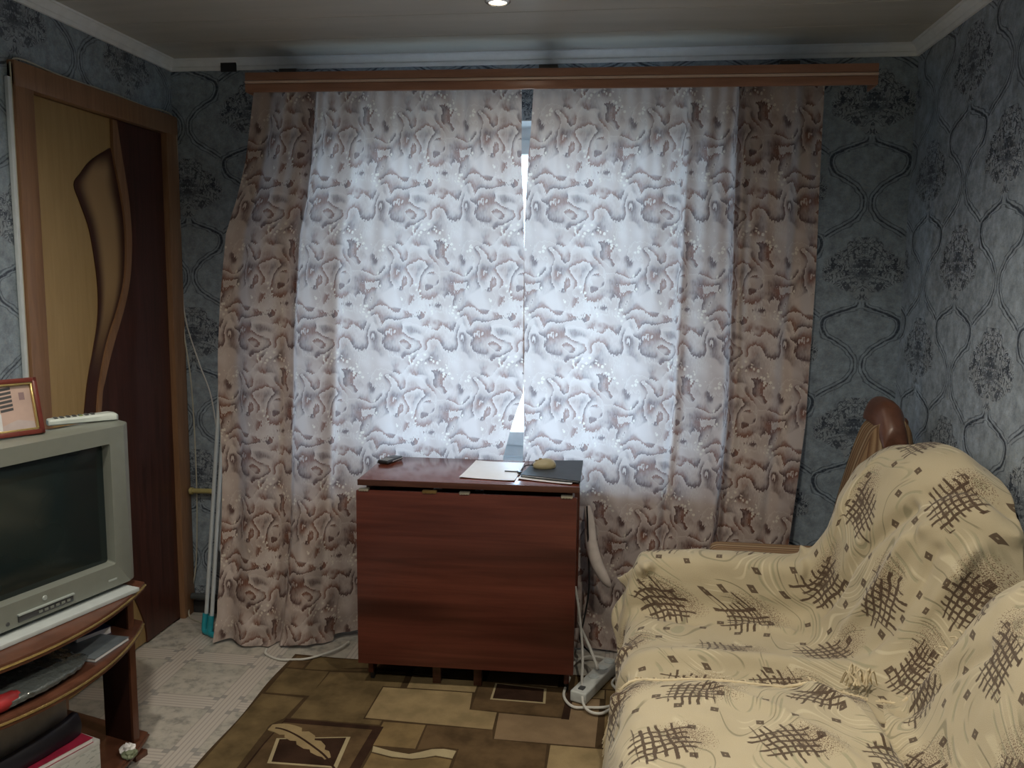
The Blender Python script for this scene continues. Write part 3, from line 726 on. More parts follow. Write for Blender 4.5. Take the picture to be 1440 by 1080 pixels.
# things on the table
Tz = .7730
ph = empty('mobile_phone', (.990, -.285, Tz), math.radians(-17), 'small dark mobile phone lying on the left end of the table', 'phone')
box('phone_body', (-.023, -.055, .0), (.023, .055, .014), black_pl, ph, bev=.006, seg=3)
box('phone_screen', (-.018, .005, .0135), (.018, .045, .0147), dark_grey, ph, bev=.0004)
kp = bmesh.new()
for i in range(3):
    for j in range(4): bx(kp, (-.018+i*.0125, -.048+j*.012, .0135), (-.0075+i*.0125, -.040+j*.012, .0152), .0008, 1)
link('keypad', from_bm(kp), plain('keys_grey', (.28, .29, .30), .3), ph)
box('phone_rim', (-.0235, -.02, .004), (.0235, .056, .009), chrome, ph, bev=.003)
def sheet(name, pts, z, label, cat, mat=paper, curl=.004, group=None, th=.0008):
    a, b, c, d = [np.array(p, float) for p in pts]; n = 14; P = np.zeros((n+1, n+1, 3)); cx, cy = sum(p[0] for p in pts)/4, sum(p[1] for p in pts)/4
    for i in range(n+1):
        for j in range(n+1):
            s, t = j/n, i/n; q = (a*(1-s)+b*s)*(1-t)+(d*(1-s)+c*s)*t
            P[i, j] = (q[0]-cx, q[1]-cy, curl*(abs(2*s-1)**3*.5+abs(2*t-1)**4*.5)+.0003)
    bm = bmesh.new(); bm.from_mesh(grid_mesh(P)); ed = [e_ for e_ in bm.edges if e_.is_boundary]
    bmesh.ops.solidify(bm, geom=bm.faces[:], thickness=-th); bmesh.ops.recalc_face_normals(bm, faces=bm.faces)
    o = link(name, from_bm(bm), mat); o.location = (cx, cy, z)
    if label: tag(o, label, cat, group)
    return o
sheet('paper_sheet', [(1.300, -.500), (1.500, -.520), (1.502, -.235), (1.312, -.225)], Tz+.0002, 'plain white sheet of paper lying flat at the middle of the table', 'paper')
sheet('paper_sheet', [(1.505, -.488), (1.700, -.538), (1.705, -.30), (1.53, -.27)], Tz+.0012, 'white sheet of paper sticking out under the dark folder', 'paper', curl=.003)
fo = empty('folder', (1.63, -.36, Tz+.0055), 0, 'dark slate folder lying on papers at the right end of the table', 'folder')
def fpanel(name, z0, z1, grow, mat):
    prism(name, [(-.116-grow, -.105), (.098+grow, -.168-grow), (.092+grow, .168+grow), (-.088-grow, .132+grow)], z0, z1, mat, fo, .0006)
fpanel('back_cover', 0, .0022, 0, black_bag); fpanel('inner_sheets', .0022, .006, -.006, paper); fpanel('front_cover', .006, .0085, 0, black_bag)
mo = empty('computer_mouse', (1.592, -.345, Tz+.0142), math.radians(20), 'small beige wired mouse resting on the dark folder', 'mouse')
bm = bmesh.new(); bmesh.ops.create_uvsphere(bm, u_segments=24, v_segments=14, radius=1)
for v in bm.verts:
    z = v.co.z; v.co = Vector((v.co.x*.044*(1-.12*v.co.x), v.co.y*.028, max(z, -.35)*.026 + .009))
link('mouse_shell', from_bm(bm), plain('aged_beige_plastic', (.40, .35, .22), .35), mo)
bm = bmesh.new(); bx(bm, (-.040, -.0015, .026), (-.004, .0015, .031), .001, 1); bx(bm, (-.026, -.004, .028), (-.014, .004, .0365), .003, 2)
link('scroll_wheel', from_bm(bm), brass, mo)
tube('mouse_cable', [(-.042, 0, .010), (-.060, -.004, .013), (-.078, .004, .008), (-.090, -.02, .004), (-.098, -.034, -.004), (-.105, -.055, -.009), (-.110, -.035, -.010), (-.106, -.01, -.009), (-.128, .005, -.010), (-.150, .015, -.010)], .0022, black_pl, mo, 6, 50)
box('cable_clip', (-.112, -.045, -.0115), (-.100, -.018, -.001), black_pl, mo, bev=.002)

# ------------------------------------------------------------------ television
TVP = Vector((.44, -1.10, 0)); ang = math.radians(-15)         # local x = facing direction, local y = along the screen (far end 0)
tv = empty('television', (TVP.x, TVP.y, .566), ang, 'silver tube television with a dark screen at the left of the room', 'television')
tw, z0, z1 = .66, 0.0, .482
bm = bmesh.new()            # front bezel with a rounded recess for the tube
def frame_ring(bm, y0, y1, za, zb, x, r=0, n=5):
    pts = []
    for cy, cz, a0 in ((y1-r, zb-r, 0), (y0+r, zb-r, 90), (y0+r, za+r, 180), (y1-r, za+r, 270)):
        for k in range(n+1):
            a = math.radians(a0+90*k/n); pts.append(bm.verts.new((x, cy+r*math.cos(a), cz+r*math.sin(a))))
    return pts
rings = [frame_ring(bm, -tw, .0, z0, z1, -.085, .012), frame_ring(bm, -tw-.004, .008, z0-.002, z1+.002, -.055, .008), frame_ring(bm, -tw+.002, .004, z0+.003, z1-.002, -.020, .006),
         frame_ring(bm, -tw+.030, -.030, z0+.010, z1-.006, .003, .004), frame_ring(bm, -.577, -.079, .076, .430, .002, .006), frame_ring(bm, -.572, -.084, .081, .425, -.018, .008), frame_ring(bm, -.572, -.084, .081, .425, -.035, .008)]
for a, b in zip(rings, rings[1:]):
    n = len(a)
    for k in range(n): bm.faces.new((a[k], a[(k+1) % n], b[(k+1) % n], b[k]))
bmesh.ops.recalc_face_normals(bm, faces=bm.faces)
link('bezel', from_bm(bm), silver, tv, smooth=35)
# tube face, gently bulged
P = np.zeros((17, 21, 3))
for i in range(17):
    for j in range(21):
        s, t = j/20, i/16; P[i, j] = (-.024+.012*(1-(2*s-1)**2)*(1-(2*t-1)**2)**.5 if 0 < t < 1 else -.024, -.084-.488*s, .081+.344*t)
gs = G('tube_glass', .12, .6); gs.col(gs.ramp(gs.noise(gs.obj(), 4, 2), [(.3, (.010, .018, .020)), (.7, (.018, .027, .026))]))
link('screen', grid_mesh(P), gs.m, tv)
rings = []; bm = bmesh.new()
for x, y0, y1, za, zb in ((-.075, -tw+.006, -.006, .006, z1-.004), (-.16, -tw+.02, -.018, .012, z1-.012), (-.18, -tw+.08, -.05, .03, z1-.04), (-.25, -tw+.24, -.13, .06, z1-.13), (-.28, -tw+.27, -.16, .09, z1-.17)):
    rings.append(frame_ring(bm, y0, y1, za, zb, x, .02))
bm.faces.new(rings[0][::-1])
for a, b in zip(rings, rings[1:]):
    n = len(a)
    for k in range(n): bm.faces.new((a[k], a[(k+1) % n], b[(k+1) % n], b[k]))
bm.faces.new(rings[-1]); bmesh.ops.recalc_face_normals(bm, faces=bm.faces)
link('housing', from_bm(bm), grey_blue, tv, smooth=35)
pn = box('control_flap', (.001, -.392, .020), (.006, -.228, .038), dark_grey, tv, bev=.0015)
box('flap_lip', (.002, -.394, .037), (.010, -.226, .042), silver_light, tv, bev=.0015)
for k in range(6): box('button', (.0055, -.335+k*.017, .024), (.008, -.324+k*.017, .031), silver, pn, bev=.001)
em_ = lathe('round_emblem', [(0, .002), (.006, .002), (.0075, 0), (0, 0)], silver_light, tv, 20); em_.rotation_euler = (0, PI/2, 0); em_.location = (.002, -.312, .057)
pb = lathe('power_button', [(0, .003), (.005, .002), (.006, 0), (0, 0)], dark_grey, tv, 16); pb.rotation_euler = (0, PI/2, 0); pb.location = (.002, -.42, .026)
box('model_plate', (.0015, -.108, .030), (.0035, -.078, .036), silver_light, tv, bev=.0015)

def tvl(w_, n_, z): # TV-local frame to world: w along the screen, n outwards
    v = Matrix.Rotation(ang, 3, 'Z') @ Vector((n_, w_, 0)); return (TVP.x+v.x, TVP.y+v.y, z)
rc = empty('remote_control', (.322, -1.147, 1.0505), math.radians(46), 'pale grey remote control lying on top of the television', 'remote control')
P = []
bm = bmesh.new(); rr = []
for x, hw_, zt_ in ((-.092, .018, .014), (-.088, .021, .017), (-.03, .022, .019), (.03, .021, .021), (.07, .024, .023), (.086, .020, .020), (.093, .010, .014)):
    rr.append([bm.verts.new((x, y*hw_, z)) for y, z in ((-1, .003), (-1.0, zt_*.7), (-.75, zt_), (.75, zt_), (1, zt_*.7), (1, .003), (.8, 0), (-.8, 0))])
for a, b in zip(rr, rr[1:]):
    for k in range(8): bm.faces.new((a[k], a[(k+1) % 8], b[(k+1) % 8], b[k]))
bm.faces.new(rr[0]); bm.faces.new(rr[-1][::-1]); bmesh.ops.recalc_face_normals(bm, faces=bm.faces)
link('remote_body', from_bm(bm), plain('pale_remote', (.50, .56, .54), .35), rc)
for i in range(7):
    for j in range(3):
        box('button', (-.075+i*.016, -.014+j*.010, .016+i*.0005), (-.066+i*.016, -.008+j*.010, .0205+i*.0006), [dark_grey, dark_grey, plain('green_key', (.25, .33, .12), .4)][2 if (i, j) == (4, 0) else 0], rc, bev=.001, smooth=None)

fr = empty('photo_frame', tvl(-.245, -.045, 1.052), 0, 'cherry red photo frame with gold lip standing on the television', 'photo frame')
fr.rotation_euler = Matrix.Rotation(ang-math.radians(13), 3, 'Z').to_euler()
tilt = math.radians(-14)
def fx(o): o.parent = fr; o.rotation_euler = (0, tilt, 0); return o
fw, fh = .215, .152
def rimmesh(y0, y1, za, zb, t_, x0, x1, bev):
    bm = bmesh.new()
    for lo, hi in [((x0, y0, za), (x1, y1, za+t_)), ((x0, y0, zb-t_), (x1, y1, zb)), ((x0, y0, za), (x1, y0+t_, zb)), ((x0, y1-t_, za), (x1, y1, zb))]: bx(bm, lo, hi, bev)
    return from_bm(bm)
fx(link('frame_moulding', rimmesh(-fw, 0, .0, fh, .013, -.010, .006, .003), frame_red))
fx(link('gold_lip', rimmesh(-fw+.012, -.012, .012, fh-.012, .006, -.006, .004, .0015), gold))
fx(box('backing', (-.010, -fw+.01, .01), (-.007, -.01, fh-.01), black_pl))
pg = fx(box('photograph', (-.007, -fw+.014, .014), (-.004, -.014, fh-.014), plain('photo_pinkish', (.46, .34, .30), .3, 0, .12, 14), smooth=None))
def flat(name, pts, mat, parent, x=-.0038):
    bm = bmesh.new(); bm.faces.new([bm.verts.new((x, y, z)) for y, z in pts]); bmesh.ops.recalc_face_normals(bm, faces=bm.faces)
    o = link(name, from_bm(bm), mat, parent, smooth=None); return o
dk = plain('photo_dark', (.05, .05, .055), .4); wt = plain('photo_white', (.55, .57, .60), .4); sk = plain('photo_skin', (.40, .25, .18), .4); gr = plain('photo_grey', (.16, .17, .20), .4)
for k in range(6): flat('printed_louvre', [(-.098, .128-k*.011), (-.066, .132-k*.011), (-.066, .125-k*.011), (-.098, .121-k*.011)], dk, pg)
for (y, z, s) in ((-.118, .015, 1.0), (-.150, .015, 1.1), (-.185, .015, 1.05)):
    flat('printed_figure', [(y-.018*s, z), (y+.018*s, z), (y+.020*s, z+.045*s), (y+.010*s, z+.068*s), (y-.010*s, z+.068*s), (y-.020*s, z+.045*s)], [wt, gr, wt][int(s*20) % 3], pg)
    flat('printed_figure', [(y+.009*s*math.cos(a), z+.080*s+.011*s*math.sin(a)) for a in [i*PI/5 for i in range(10)]], sk, pg, -.0036)
flat('printed_table', [(-.10, .015), (-.018, .015), (-.02, .035), (-.06, .044), (-.10, .030)], plain('photo_table', (.42, .36, .36), .4), pg, -.0035)
flat('printed_figure', [(-.048, .095), (-.034, .095), (-.034, .115), (-.048, .115)], plain('photo_picture', (.22, .15, .16), .5), pg)

# ------------------------------------------------------------------ television stand, bow-fronted shelves with gold edging
st = empty('television_stand', (TVP.x, TVP.y, 0), ang, 'reddish brown bow-fronted television stand with gold-edged shelves', 'tv stand')
def bow(wa, wb, nend, bulge, nback, n=24):
    return [(nend + bulge*(1-(2*i/n-1)**2), wa+(wb-wa)*i/n) for i in range(n+1)] + [(nback, wb), (nback, wa)]
for nm, z, th, ne, bu, wa, wb in (('top_shelf', .528, .022, -.005, .125, .03, -.86), ('middle_shelf', .392, .024, -.035, .165, .045, -.86), ('bottom_shelf', .03, .022, -.035, .12, .045, -.86)):
    o = bow(wa, wb, ne, bu, -.38)
    prism(nm, o, z, z+th, stand_m, st, .0015)
    tube('gold_edging', [(x+.001, y, z+th*.55) for x, y in o[:25]], .0035, gold if nm != 'bottom_shelf' else stand_m, st, 6)
for w0 in (-.022, -.80):
    box('side_panel', (-.14, w0, .0), (-.030, w0+.020, .528), stand_dark, st, bev=.001)
    box('front_edge_strip', (-.032, w0-.001, .0), (-.022, w0+.021, .528), stand_m, st, bev=.001)
    box('back_panel_post', (-.38, w0, .0), (-.33, w0+.018, .528), stand_dark, st, bev=.001)
    box('foot', (-.155, w0-.012, 0.0), (-.005, w0+.034, .018), stand_m, st, bev=.002)

# white flat panel between set and stand
wpn = empty('white_board', tvl(-.43, -.02, .551), ang, 'thin white board lying between the television and its stand', 'board')
box('board', (-.30, -.36, 0), (.062, .395, .0120), white_pl, wpn, bev=.002)

# on the middle shelf
MZ = .4165
def rlabel(o, l, c, gr_=None): return tag(o, l, c, gr_)
def slab(name, w, n, z, sx, sy, th, rz, mat, label, cat, sheets=True):
    t = empty(name, tvl(w, n, z), ang+math.radians(rz), label, cat)
    box('cover', (-sx/2, -sy/2, th-.001), (sx/2, sy/2, th), mat, t, bev=.0004); box('cover', (-sx/2, -sy/2, 0), (sx/2, sy/2, .001), mat, t)
    box('pages', (-sx/2+.002, -sy/2+.002, .001), (sx/2-.002, sy/2-.002, th-.001), paper, t)
    return t
slab('magazine', -.17, -.045, MZ, .20, .15, .010, 12, plain('grey_cover', (.17, .20, .22), .35, 0, .2), 'thin grey covered magazine on the middle shelf of the television stand', 'magazine')
slab('book', -.105, -.13, MZ, .15, .11, .022, -8, blue_m, 'dark blue book at the far end of the middle stand shelf', 'book')
bg_ = G('clear_film', .18, .6); bg_.col((.10, .115, .115)); bg_.bump(bg_.noise(bg_.obj(), 38, 3, .6), .010, .8)
bag = bpy.data.objects.new('plastic_bag', None)
ctrl = []
for j, w in enumerate((-.225, -.29, -.37, -.45, -.53)):
    top = (.010, .020, .026, .028, .022)[j]; fn = (.045, .088, .104, .108, .100)[j]
    ctrl.append([(fn, w, .0015), (fn-.004, w, top*.6), (fn-.05, w-.01, top), (fn-.13, w, top*1.2), (-.12, w, top)])
P, UV = patch(ctrl, 40, 40)
for i in range(41):
    for j in range(41):
        P[i, j, 2] += abs(noise.noise(Vector(P[i, j]*45)))*.008
o = link('plastic_bag', grid_mesh(P, UV), bg_.m); o.location = tvl(0, 0, MZ+.011); o.rotation_euler = (0, 0, ang)
md = o.modifiers.new('thickness', 'SOLIDIFY'); md.thickness = .0012
tag(o, 'crumpled clear plastic packet on dark goods, front of the middle stand shelf', 'packet')
dkb = box('black_case', (-.20, -.55, 0), (.02, -.25, .0105), black_pl, bev=.003); dkb.location = tvl(0, 0, MZ); dkb.rotation_euler = (0, 0, ang); tag(dkb, 'flat black case under the clear packet on the stand', 'case')
um = empty('folding_umbrella', tvl(-.56, .085, MZ+.024), ang, 'bright red rolled folding umbrella at the left end of the stand shelf', 'umbrella')
tube('rolled_canopy', [(0, -.16, 0), (0, -.08, .001), (0, .0, .001), (0, .075, 0), (0, .087, 0)], .021, red_m, um, 14, 24, lambda t: .8+.2*math.sin(PI*t)+.04*math.sin(t*50))
tube('end_cap', [(0, .086, 0), (0, .094, 0)], .015, red_m, um, 12)
tube('wrist_cord', [(0, -.16, 0), (0, -.19, .004), (.01, -.20, 0)], .003, black_pl, um, 6)

# below: boxes and bag on the floor shelf
BZ = .0525
def shelfthing(name, lo, hi, mat, label, cat, rz=0, bev=.002):
    t = empty(name, tvl(0, 0, BZ), ang, label, cat); o = box('body', lo, hi, mat, t, bev=bev); return t
t = empty('white_box', tvl(-.235, .0, BZ), ang+math.radians(-3), 'white printed carton low at the front of the television stand', 'box')
bm = bmesh.new(); bx(bm, (-.16, -.34, 0), (.03, .045, .115), .002)
wb = G('white_carton', .45); f1 = wb.noise(wb.scale(wb.obj(), (1, 30, 90)), 1.4, 2); wb.col(wb.mix(wb.sm(f1, .56, .62, 0, .55), (.58, .60, .58), (.22, .28, .26)))
link('carton_body', from_bm(bm), wb.m, t)
box('carton_lid', (-.161, -.341, .100), (.0305, .046, .1155), plain('carton_lid', (.60, .61, .60), .4), t, bev=.002)
t = slab('book', -.365, -.055, BZ+.1165, .15, .32, .014, -4, crimson, 'crimson covered book lying on the white carton in the stand', 'book')
t = slab('notebook', -.255, -.125, BZ+.1315, .07, .09, .020, 14, black_pl, 'small dark notebook at the far end of the white carton', 'notebook')
# black bag, soft shape
ctrl = []
for w, h_, f_ in ((-.212, .03, .0), (-.220, .066, .008), (-.29, .058, .016), (-.42, .052, .018), (-.52, .05, .016), (-.60, .04, .014)):
    ctrl.append([(f_, w, .0), (f_+.006, w, h_*.5), (f_-.002, w, h_*.93), (f_-.012, w, h_), (f_-.024, w, h_*.9), (f_-.030, w, .0)])
P, UV = patch(ctrl, 30, 30)
for i in range(31):
    for j in range(31): P[i, j, 0] += noise.noise(Vector(P[i, j]*18))*.003
o = link('black_bag', grid_mesh(P, UV), plain('black_cloth', (.012, .012, .022), .5)); md = o.modifiers.new('thickness', 'SOLIDIFY'); md.thickness = .002
o.location = tvl(0, -.020, BZ+.1325); o.rotation_euler = (0, 0, ang); tag(o, 'soft black bag lying over the crimson book in the stand', 'bag')
t = empty('grey_board', tvl(-.245, -.058, BZ+.1315), ang, 'plain grey card folder standing behind the black bag in the stand', 'folder', rot=(0, math.radians(-3), ang))
box('card_sheet', (-.004, -.33, 0), (0, .03, .195), grey_card, t, bev=.0008); box('card_sheet', (-.010, -.33, 0), (-.006, .03, .185), grey_card, t, bev=.0008)
o = empty('crumpled_wrapper', tvl(-.07, .005, BZ), ang, 'crumpled white and green wrapper at the foot of the stand post', 'wrapper')
bm = bmesh.new(); bmesh.ops.create_icosphere(bm, subdivisions=3, radius=.020)
for v in bm.verts: v.co *= 1+.5*noise.noise(v.co*90); v.co.z = max(v.co.z, -.012)+.012
link('wrapper_paper', from_bm(bm), paper, o, smooth=20)
bm = bmesh.new(); bmesh.ops.create_icosphere(bm, subdivisions=3, radius=.020)
for v in bm.verts: v.co *= 1+.5*noise.noise(v.co*80); v.co.z = max(v.co.z*.6, -.008)+.008; v.co.x += .02; v.co.y -= .012
link('wrapper_green', from_bm(bm), greenish, o, smooth=20)

# ------------------------------------------------------------------ drying rack folded in the corner
dr = empty('drying_rack', (.19, -.20, 0), 0, 'folded white tube drying rack with teal feet in the left corner', 'drying rack')
def rk(name, pts, r, mat, n=None, seg=10): return tube(name, [(x-.19, y+.20, z) for x, y, z in pts], r, mat, dr, seg, n)
rk('frame_leg', [(.182, -.215, .06), (.222, -.10, 1.05)], .0085, white_paint)
rk('frame_leg', [(.216, -.235, .06), (.248, -.115, 1.0)], .0085, white_paint)
rk('hanging_frame', [(.247, -.10, .93), (.232, -.12, .72), (.218, -.14, .42), (.216, -.145, .35), (.224, -.15, .335), (.262, -.15, .335)], .006, white_paint, 24)
rk('hanging_frame', [(.262, -.11, .93), (.250, -.13, .60), (.246, -.14, .36)], .005, white_paint)
rk('wire_rung', [(.222, -.145, .336), (.285, -.150, .336)], .0035, white_paint)
rk('wire_rung', [(.250, -.15, .62), (.245, -.155, .345)], .0022, white_paint)
for i, (x, y) in enumerate(((.179, -.226), (.213, -.246))):
    rk('rubber_foot', [(x+.003, y+.010, .085), (x, y+.002, .030), (x+.004, y-.002, .014), (x+.020, y-.010, .0125), (x+.040, y-.016, .0125)], .0125, teal, 16, 12)

# heating pipe stub and cables
pp = empty('pipe_stub', (.085, -.03, .55), 0, 'short yellowed pipe stub low on the corner wall beside the rack', 'pipe')
tube('pipe', [(-.055, 0, 0), (.015, 0, .002), (.05, .0, .002)], .011, yellow_m, pp, 12); tube('pipe_collar', [(-.052, 0, 0), (-.040, 0, 0)], .015, yellow_m, pp, 12)
tube('wall_bracket', [(0, .0, 0), (0, .028, 0)], .006, yellow_m, pp, 8)
tag(tube('heating_pipe', [(.03, -.045, .085), (.35, -.045, .085)], .014, plain('pipe_dark_paint', (.06, .07, .075), .4), None, 12), 'dark painted heating pipe running along the back baseboard', 'pipe')
tag(tube('wall_cable', [(.012, -.955, .0), (.012, -.957, .6), (.012, -.955, 1.3), (.012, -.952, 2.02), (.012, -.945, 2.10), (.012, -.90, 2.123), (.012, -.72, 2.116), (.012, -.40, 2.118), (.012, -.22, 2.113), (.012, -.10, 2.122), (.014, -.025, 2.11), (.022, -.016, 2.04), (.020, -.012, 1.80), (.020, -.012, 1.28), (.045, -.010, 1.0), (.052, -.010, .60), (.040, -.012, .25), (.018, -.020, .10), (.03, -.075, .012), (.11, -.130, .0055), (.16, -.16, .0055)], .0032, beige_cable, None, 6, 220),
    'thin white cable running around the door frame and down the corner', 'cable')
tag(tube('wall_cable', [(.022, -.012, 1.70), (.020, -.010, 1.45), (.030, -.008, 1.28), (.085, -.012, 1.10), (.135, -.020, .97), (.16, -.02, .80)], .003, cable_m, None, 6, 60), 'thin white cable branching off sideways behind the drying rack', 'cable')
tag(box('cable_duct', (.0015, -.968, .0), (.014, -.9525, 2.06), white_paint, bev=.002), 'narrow white cable duct down the left side of the door frame', 'cable duct')
tag(tube('floor_cable', [(.50, -.345, .012), (.510, -.375, .006), (.575, -.412, .006), (.64, -.420, .013), (.695, -.408, .016), (.755, -.345, .016), (.785, -.295, .016), (.80, -.24, .016)], .0045, cable_m, None, 8, 60), 'white cable looping out on the floor under the left curtain', 'cable')

# power strip and its cables
ps = empty('power_strip', (1.797, -.445, .0125), math.radians(68), 'white extension power strip lying on the rug beside the table', 'power strip')
box('strip_body', (-.155, -.030, 0), (.155, .030, .040), plain('strip_white', (.50, .53, .52), .4), ps, bev=.006, seg=3)
for x in (-.02, .06, .12):
    lathe('socket', [(.012, .0405), (.019, .0405), (.019, .0425), (.012, .0425), (.011, .0408), (0, .0408)], white_pl, ps, 20).location = (x, 0, 0)
sw = box('switch', (-.135, -.010, .040), (-.11, .010, .045), dark_grey, ps, bev=.002)
cab = [
 ('power_cable', [(1.705, -.235, .30), (1.728, -.30, .20), (1.745, -.40, .10), (1.750, -.52, .055), (1.765, -.64, .030), (1.82, -.665, .022), (1.885, -.58, .022), (1.93, -.52, .022)], .005, 'white cable dropping from behind the table and curving past the strip'),
 ('power_cable', [(1.72, -.25, .16), (1.76, -.33, .12), (1.79, -.40, .085), (1.803, -.425, .062)], .006, 'white plug lead entering the top of the power strip'),
 ('power_cable', [(1.70, -.42, .020), (1.688, -.55, .020), (1.72, -.625, .020), (1.77, -.628, .020), (1.86, -.60, .022), (1.905, -.45, .022), (1.88, -.30, .022), (1.80, -.235, .022), (1.73, -.26, .022), (1.70, -.34, .020), (1.695, -.40, .028)], .005, 'white cable coiled in a wide loop around the power strip'),
 ('power_cable', [(1.93, -.37, .020), (1.87, -.40, .022), (1.858, -.46, .024), (1.90, -.50, .022), (1.96, -.46, .020)], .0048, 'small white cable loop between power strip and sofa'),
 ('black_cable', [(1.742, -.235, .62), (1.752, -.24, .45), (1.758, -.25, .30), (1.742, -.26, .18), (1.73, -.27, .10), (1.775, -.33, .075), (1.79, -.37, .062)], .0035, 'thin black cable hanging beside the right edge of the table')]
for nm, pts, r_, lb in cab: tag(tube(nm, pts, r_, cable_m if nm == 'power_cable' else black_pl, None, 8, 90), lb, 'cable')

# ------------------------------------------------------------------ sofa under its throws
so = empty('sofa', (2.4, -1.5, 0), 0, 'brown striped sofa with carved wooden crest, mostly covered by cream throws', 'sofa')
SI = Matrix.Translation((-2.4, 1.5, 0))
def sc_(o): o.parent = so; o.matrix_parent_inverse = SI; return o
sc_(box('sofa_base', (1.97, -2.75, .05), (2.80, -.66, .34), stripes, bev=.02))
sc_(box('seat_cushion', (1.955, -2.74, .335), (2.56, -.80, .405), stripes, bev=.03, seg=3))
def loft_profile(name, prof, ya, yb, mat, n=10, shape=None, axis='y'):
    """profile in (x,z) swept along y, UV.x runs around the profile"""
    pr = np.array(catmull(prof, 60)); P = np.zeros((n+1, 61, 3)); UV = np.zeros((n+1, 61, 2))
    L = np.concatenate([[0], np.cumsum(np.linalg.norm(np.diff(pr, axis=0), axis=1))])
    for i in range(n+1):
        y = ya+(yb-ya)*i/n; P[i, :, 0] = pr[:, 0]; P[i, :, 1] = y; P[i, :, 2] = pr[:, 1]
        UV[i, :, 0] = y; UV[i, :, 1] = L
    bm = bmesh.new(); bm.from_mesh(grid_mesh(P, UV))
    bm.verts.ensure_lookup_table()
    uvl = bm.loops.layers.uv.active
    for i in (0, n):
        vs = [bm.verts[i*61+j] for j in range(61)]
        try:
            f = bm.faces.new(vs)
            for l in f.loops: l[uvl].uv = (l.vert.co.x*1.0, l.vert.co.z)
        except Exception: pass
    bmesh.ops.recalc_face_normals(bm, faces=bm.faces)
    return sc_(link(name, from_bm(bm), mat, smooth=50))
# arm: striped roll visible beyond the throw; back: sloping profile with end grain stripes
bm = bmesh.new(); bx(bm, (2.17, -.715, .06), (2.60, -.500, .598), .035, 4)
me = from_bm(bm); uvl = me.uv_layers.new(name='UVMap')
for lp in me.loops: c_ = me.vertices[lp.vertex_index].co; uvl.data[lp.index].uv = (c_.y*1.6+c_.z*1.6, c_.x)
sc_(link('arm', me, stripes)).rotation_euler = (0, 0, 0)
bm = bmesh.new(); bx(bm, (1.985, -.715, .06), (2.18, -.56, .545), .035, 4); me = from_bm(bm); uvl = me.uv_layers.new(name='UVMap')
for lp in me.loops: c_ = me.vertices[lp.vertex_index].co; uvl.data[lp.index].uv = (c_.y*1.6+c_.z*1.6, c_.x)
sc_(link('arm_front', me, stripes))
# back, with UV stripes following the slope
def back_mesh():
    prof = [(2.56, .30), (2.60, .60), (2.638, .80), (2.675, .94), (2.70, 1.00), (2.745, 1.035), (2.79, 1.02), (2.815, .97), (2.83, .85), (2.84, .60), (2.84, .30)]
    pr = np.array(catmull(prof, 50)); n = 8; bm = bmesh.new(); uvl = bm.loops.layers.uv.new('UVMap'); rings = []
    ys = [-.325, -.335, -.40, -.48, -.56, -.8, -1.06]; cx_ = 2.75
    for k, y in enumerate(ys):
        sh = .93 if k == 0 else .985 if k == 1 else 1
        zz = (1, 1, 1, .80, .78, .45, .45, .45, .45)[k] if False else float(np.interp(-y, [.33, .48, .56, 1.10, 1.22, 1.30, 2.8], [1, 1, .60, .30, .05, .02, .02])); rings.append([bm.verts.new((cx_+(x-cx_)*sh + (1-zz)*.10*(x < cx_), y, .6+(z-.6)*(sh*zz if z > .6 else 1))) for x, z in pr])
    for a, b in zip(rings, rings[1:]):
        for j in range(50):
            f = bm.faces.new((a[j], a[j+1], b[j+1], b[j]))
    bm.faces.new(rings[0]); bm.faces.new(rings[-1][::-1]); bmesh.ops.recalc_face_normals(bm, faces=bm.faces)
    for f in bm.faces:
        for l in f.loops:
            c = l.vert.co; l[uvl].uv = (((c.x-2.60)-(c.z-.6)*.22)*3.0 + c.y*1.4, c.z)
    return from_bm(bm)
sc_(link('backrest', back_mesh(), stripes))
sc_(box('backrest_near', (2.73, -2.62, .30), (2.845, -1.48, .60), stripes, bev=.03, seg=3))
# carved crest along the top, with an ornament where it turns down
cr_c = [(2.70, -.32, 1.045), (2.715, -.325, 1.085), (2.745, -.33, 1.100), (2.785, -.33, 1.090), (2.81, -.33, 1.05), (2.815, -.33, 1.00)]
bm = bmesh.new(); rings = []
pr = np.array(catmull([(2.685, .995), (2.69, 1.03), (2.712, 1.075), (2.745, 1.095), (2.785, 1.088), (2.812, 1.05), (2.825, 1.00), (2.828, .95), (2.80, .955), (2.785, 1.00), (2.74, 1.03), (2.70, 1.005), (2.685, .995)], 48))[:-1]
ys = [-.308, -.316, -.335, -.40, -.45, -.46, -.52, -.53]
for k, y in enumerate(ys):
    s_ = (.86, .97, 1.0, 1.0, .97, .93, .80, .70)[k]; dz = (0, 0, 0, 0, -.006, -.014, -.06, -.08)[k]
    rings.append([bm.verts.new((2.750+(x-2.755)*s_*.74, y, 1.025+(z-1.02)*s_*.78+dz)) for x, z in pr])
for a, b in zip(rings, rings[1:]):
    for j in range(48): bm.faces.new((a[j], a[(j+1) % 48], b[(j+1) % 48], b[j]))
bm.faces.new(rings[0]); bm.faces.new(rings[-1][::-1]); bmesh.ops.recalc_face_normals(bm, faces=bm.faces)
sc_(link('wooden_crest', from_bm(bm), crest_m))
for i, (x, y, z, r_) in enumerate(((2.812, -.385, 1.000, .020), (2.785, -.43, .935, .018))):
    bm = bmesh.new(); bmesh.ops.create_uvsphere(bm, u_segments=16, v_segments=10, radius=1)
    for v in bm.verts: v.co = Vector((x+v.co.x*r_*.9, y+v.co.y*r_*.8, z+v.co.z*r_*(1.1 if i == 0 else 2.1)))
    sc_(link('carved_scroll', from_bm(bm), crest_m if i == 0 else stripes))

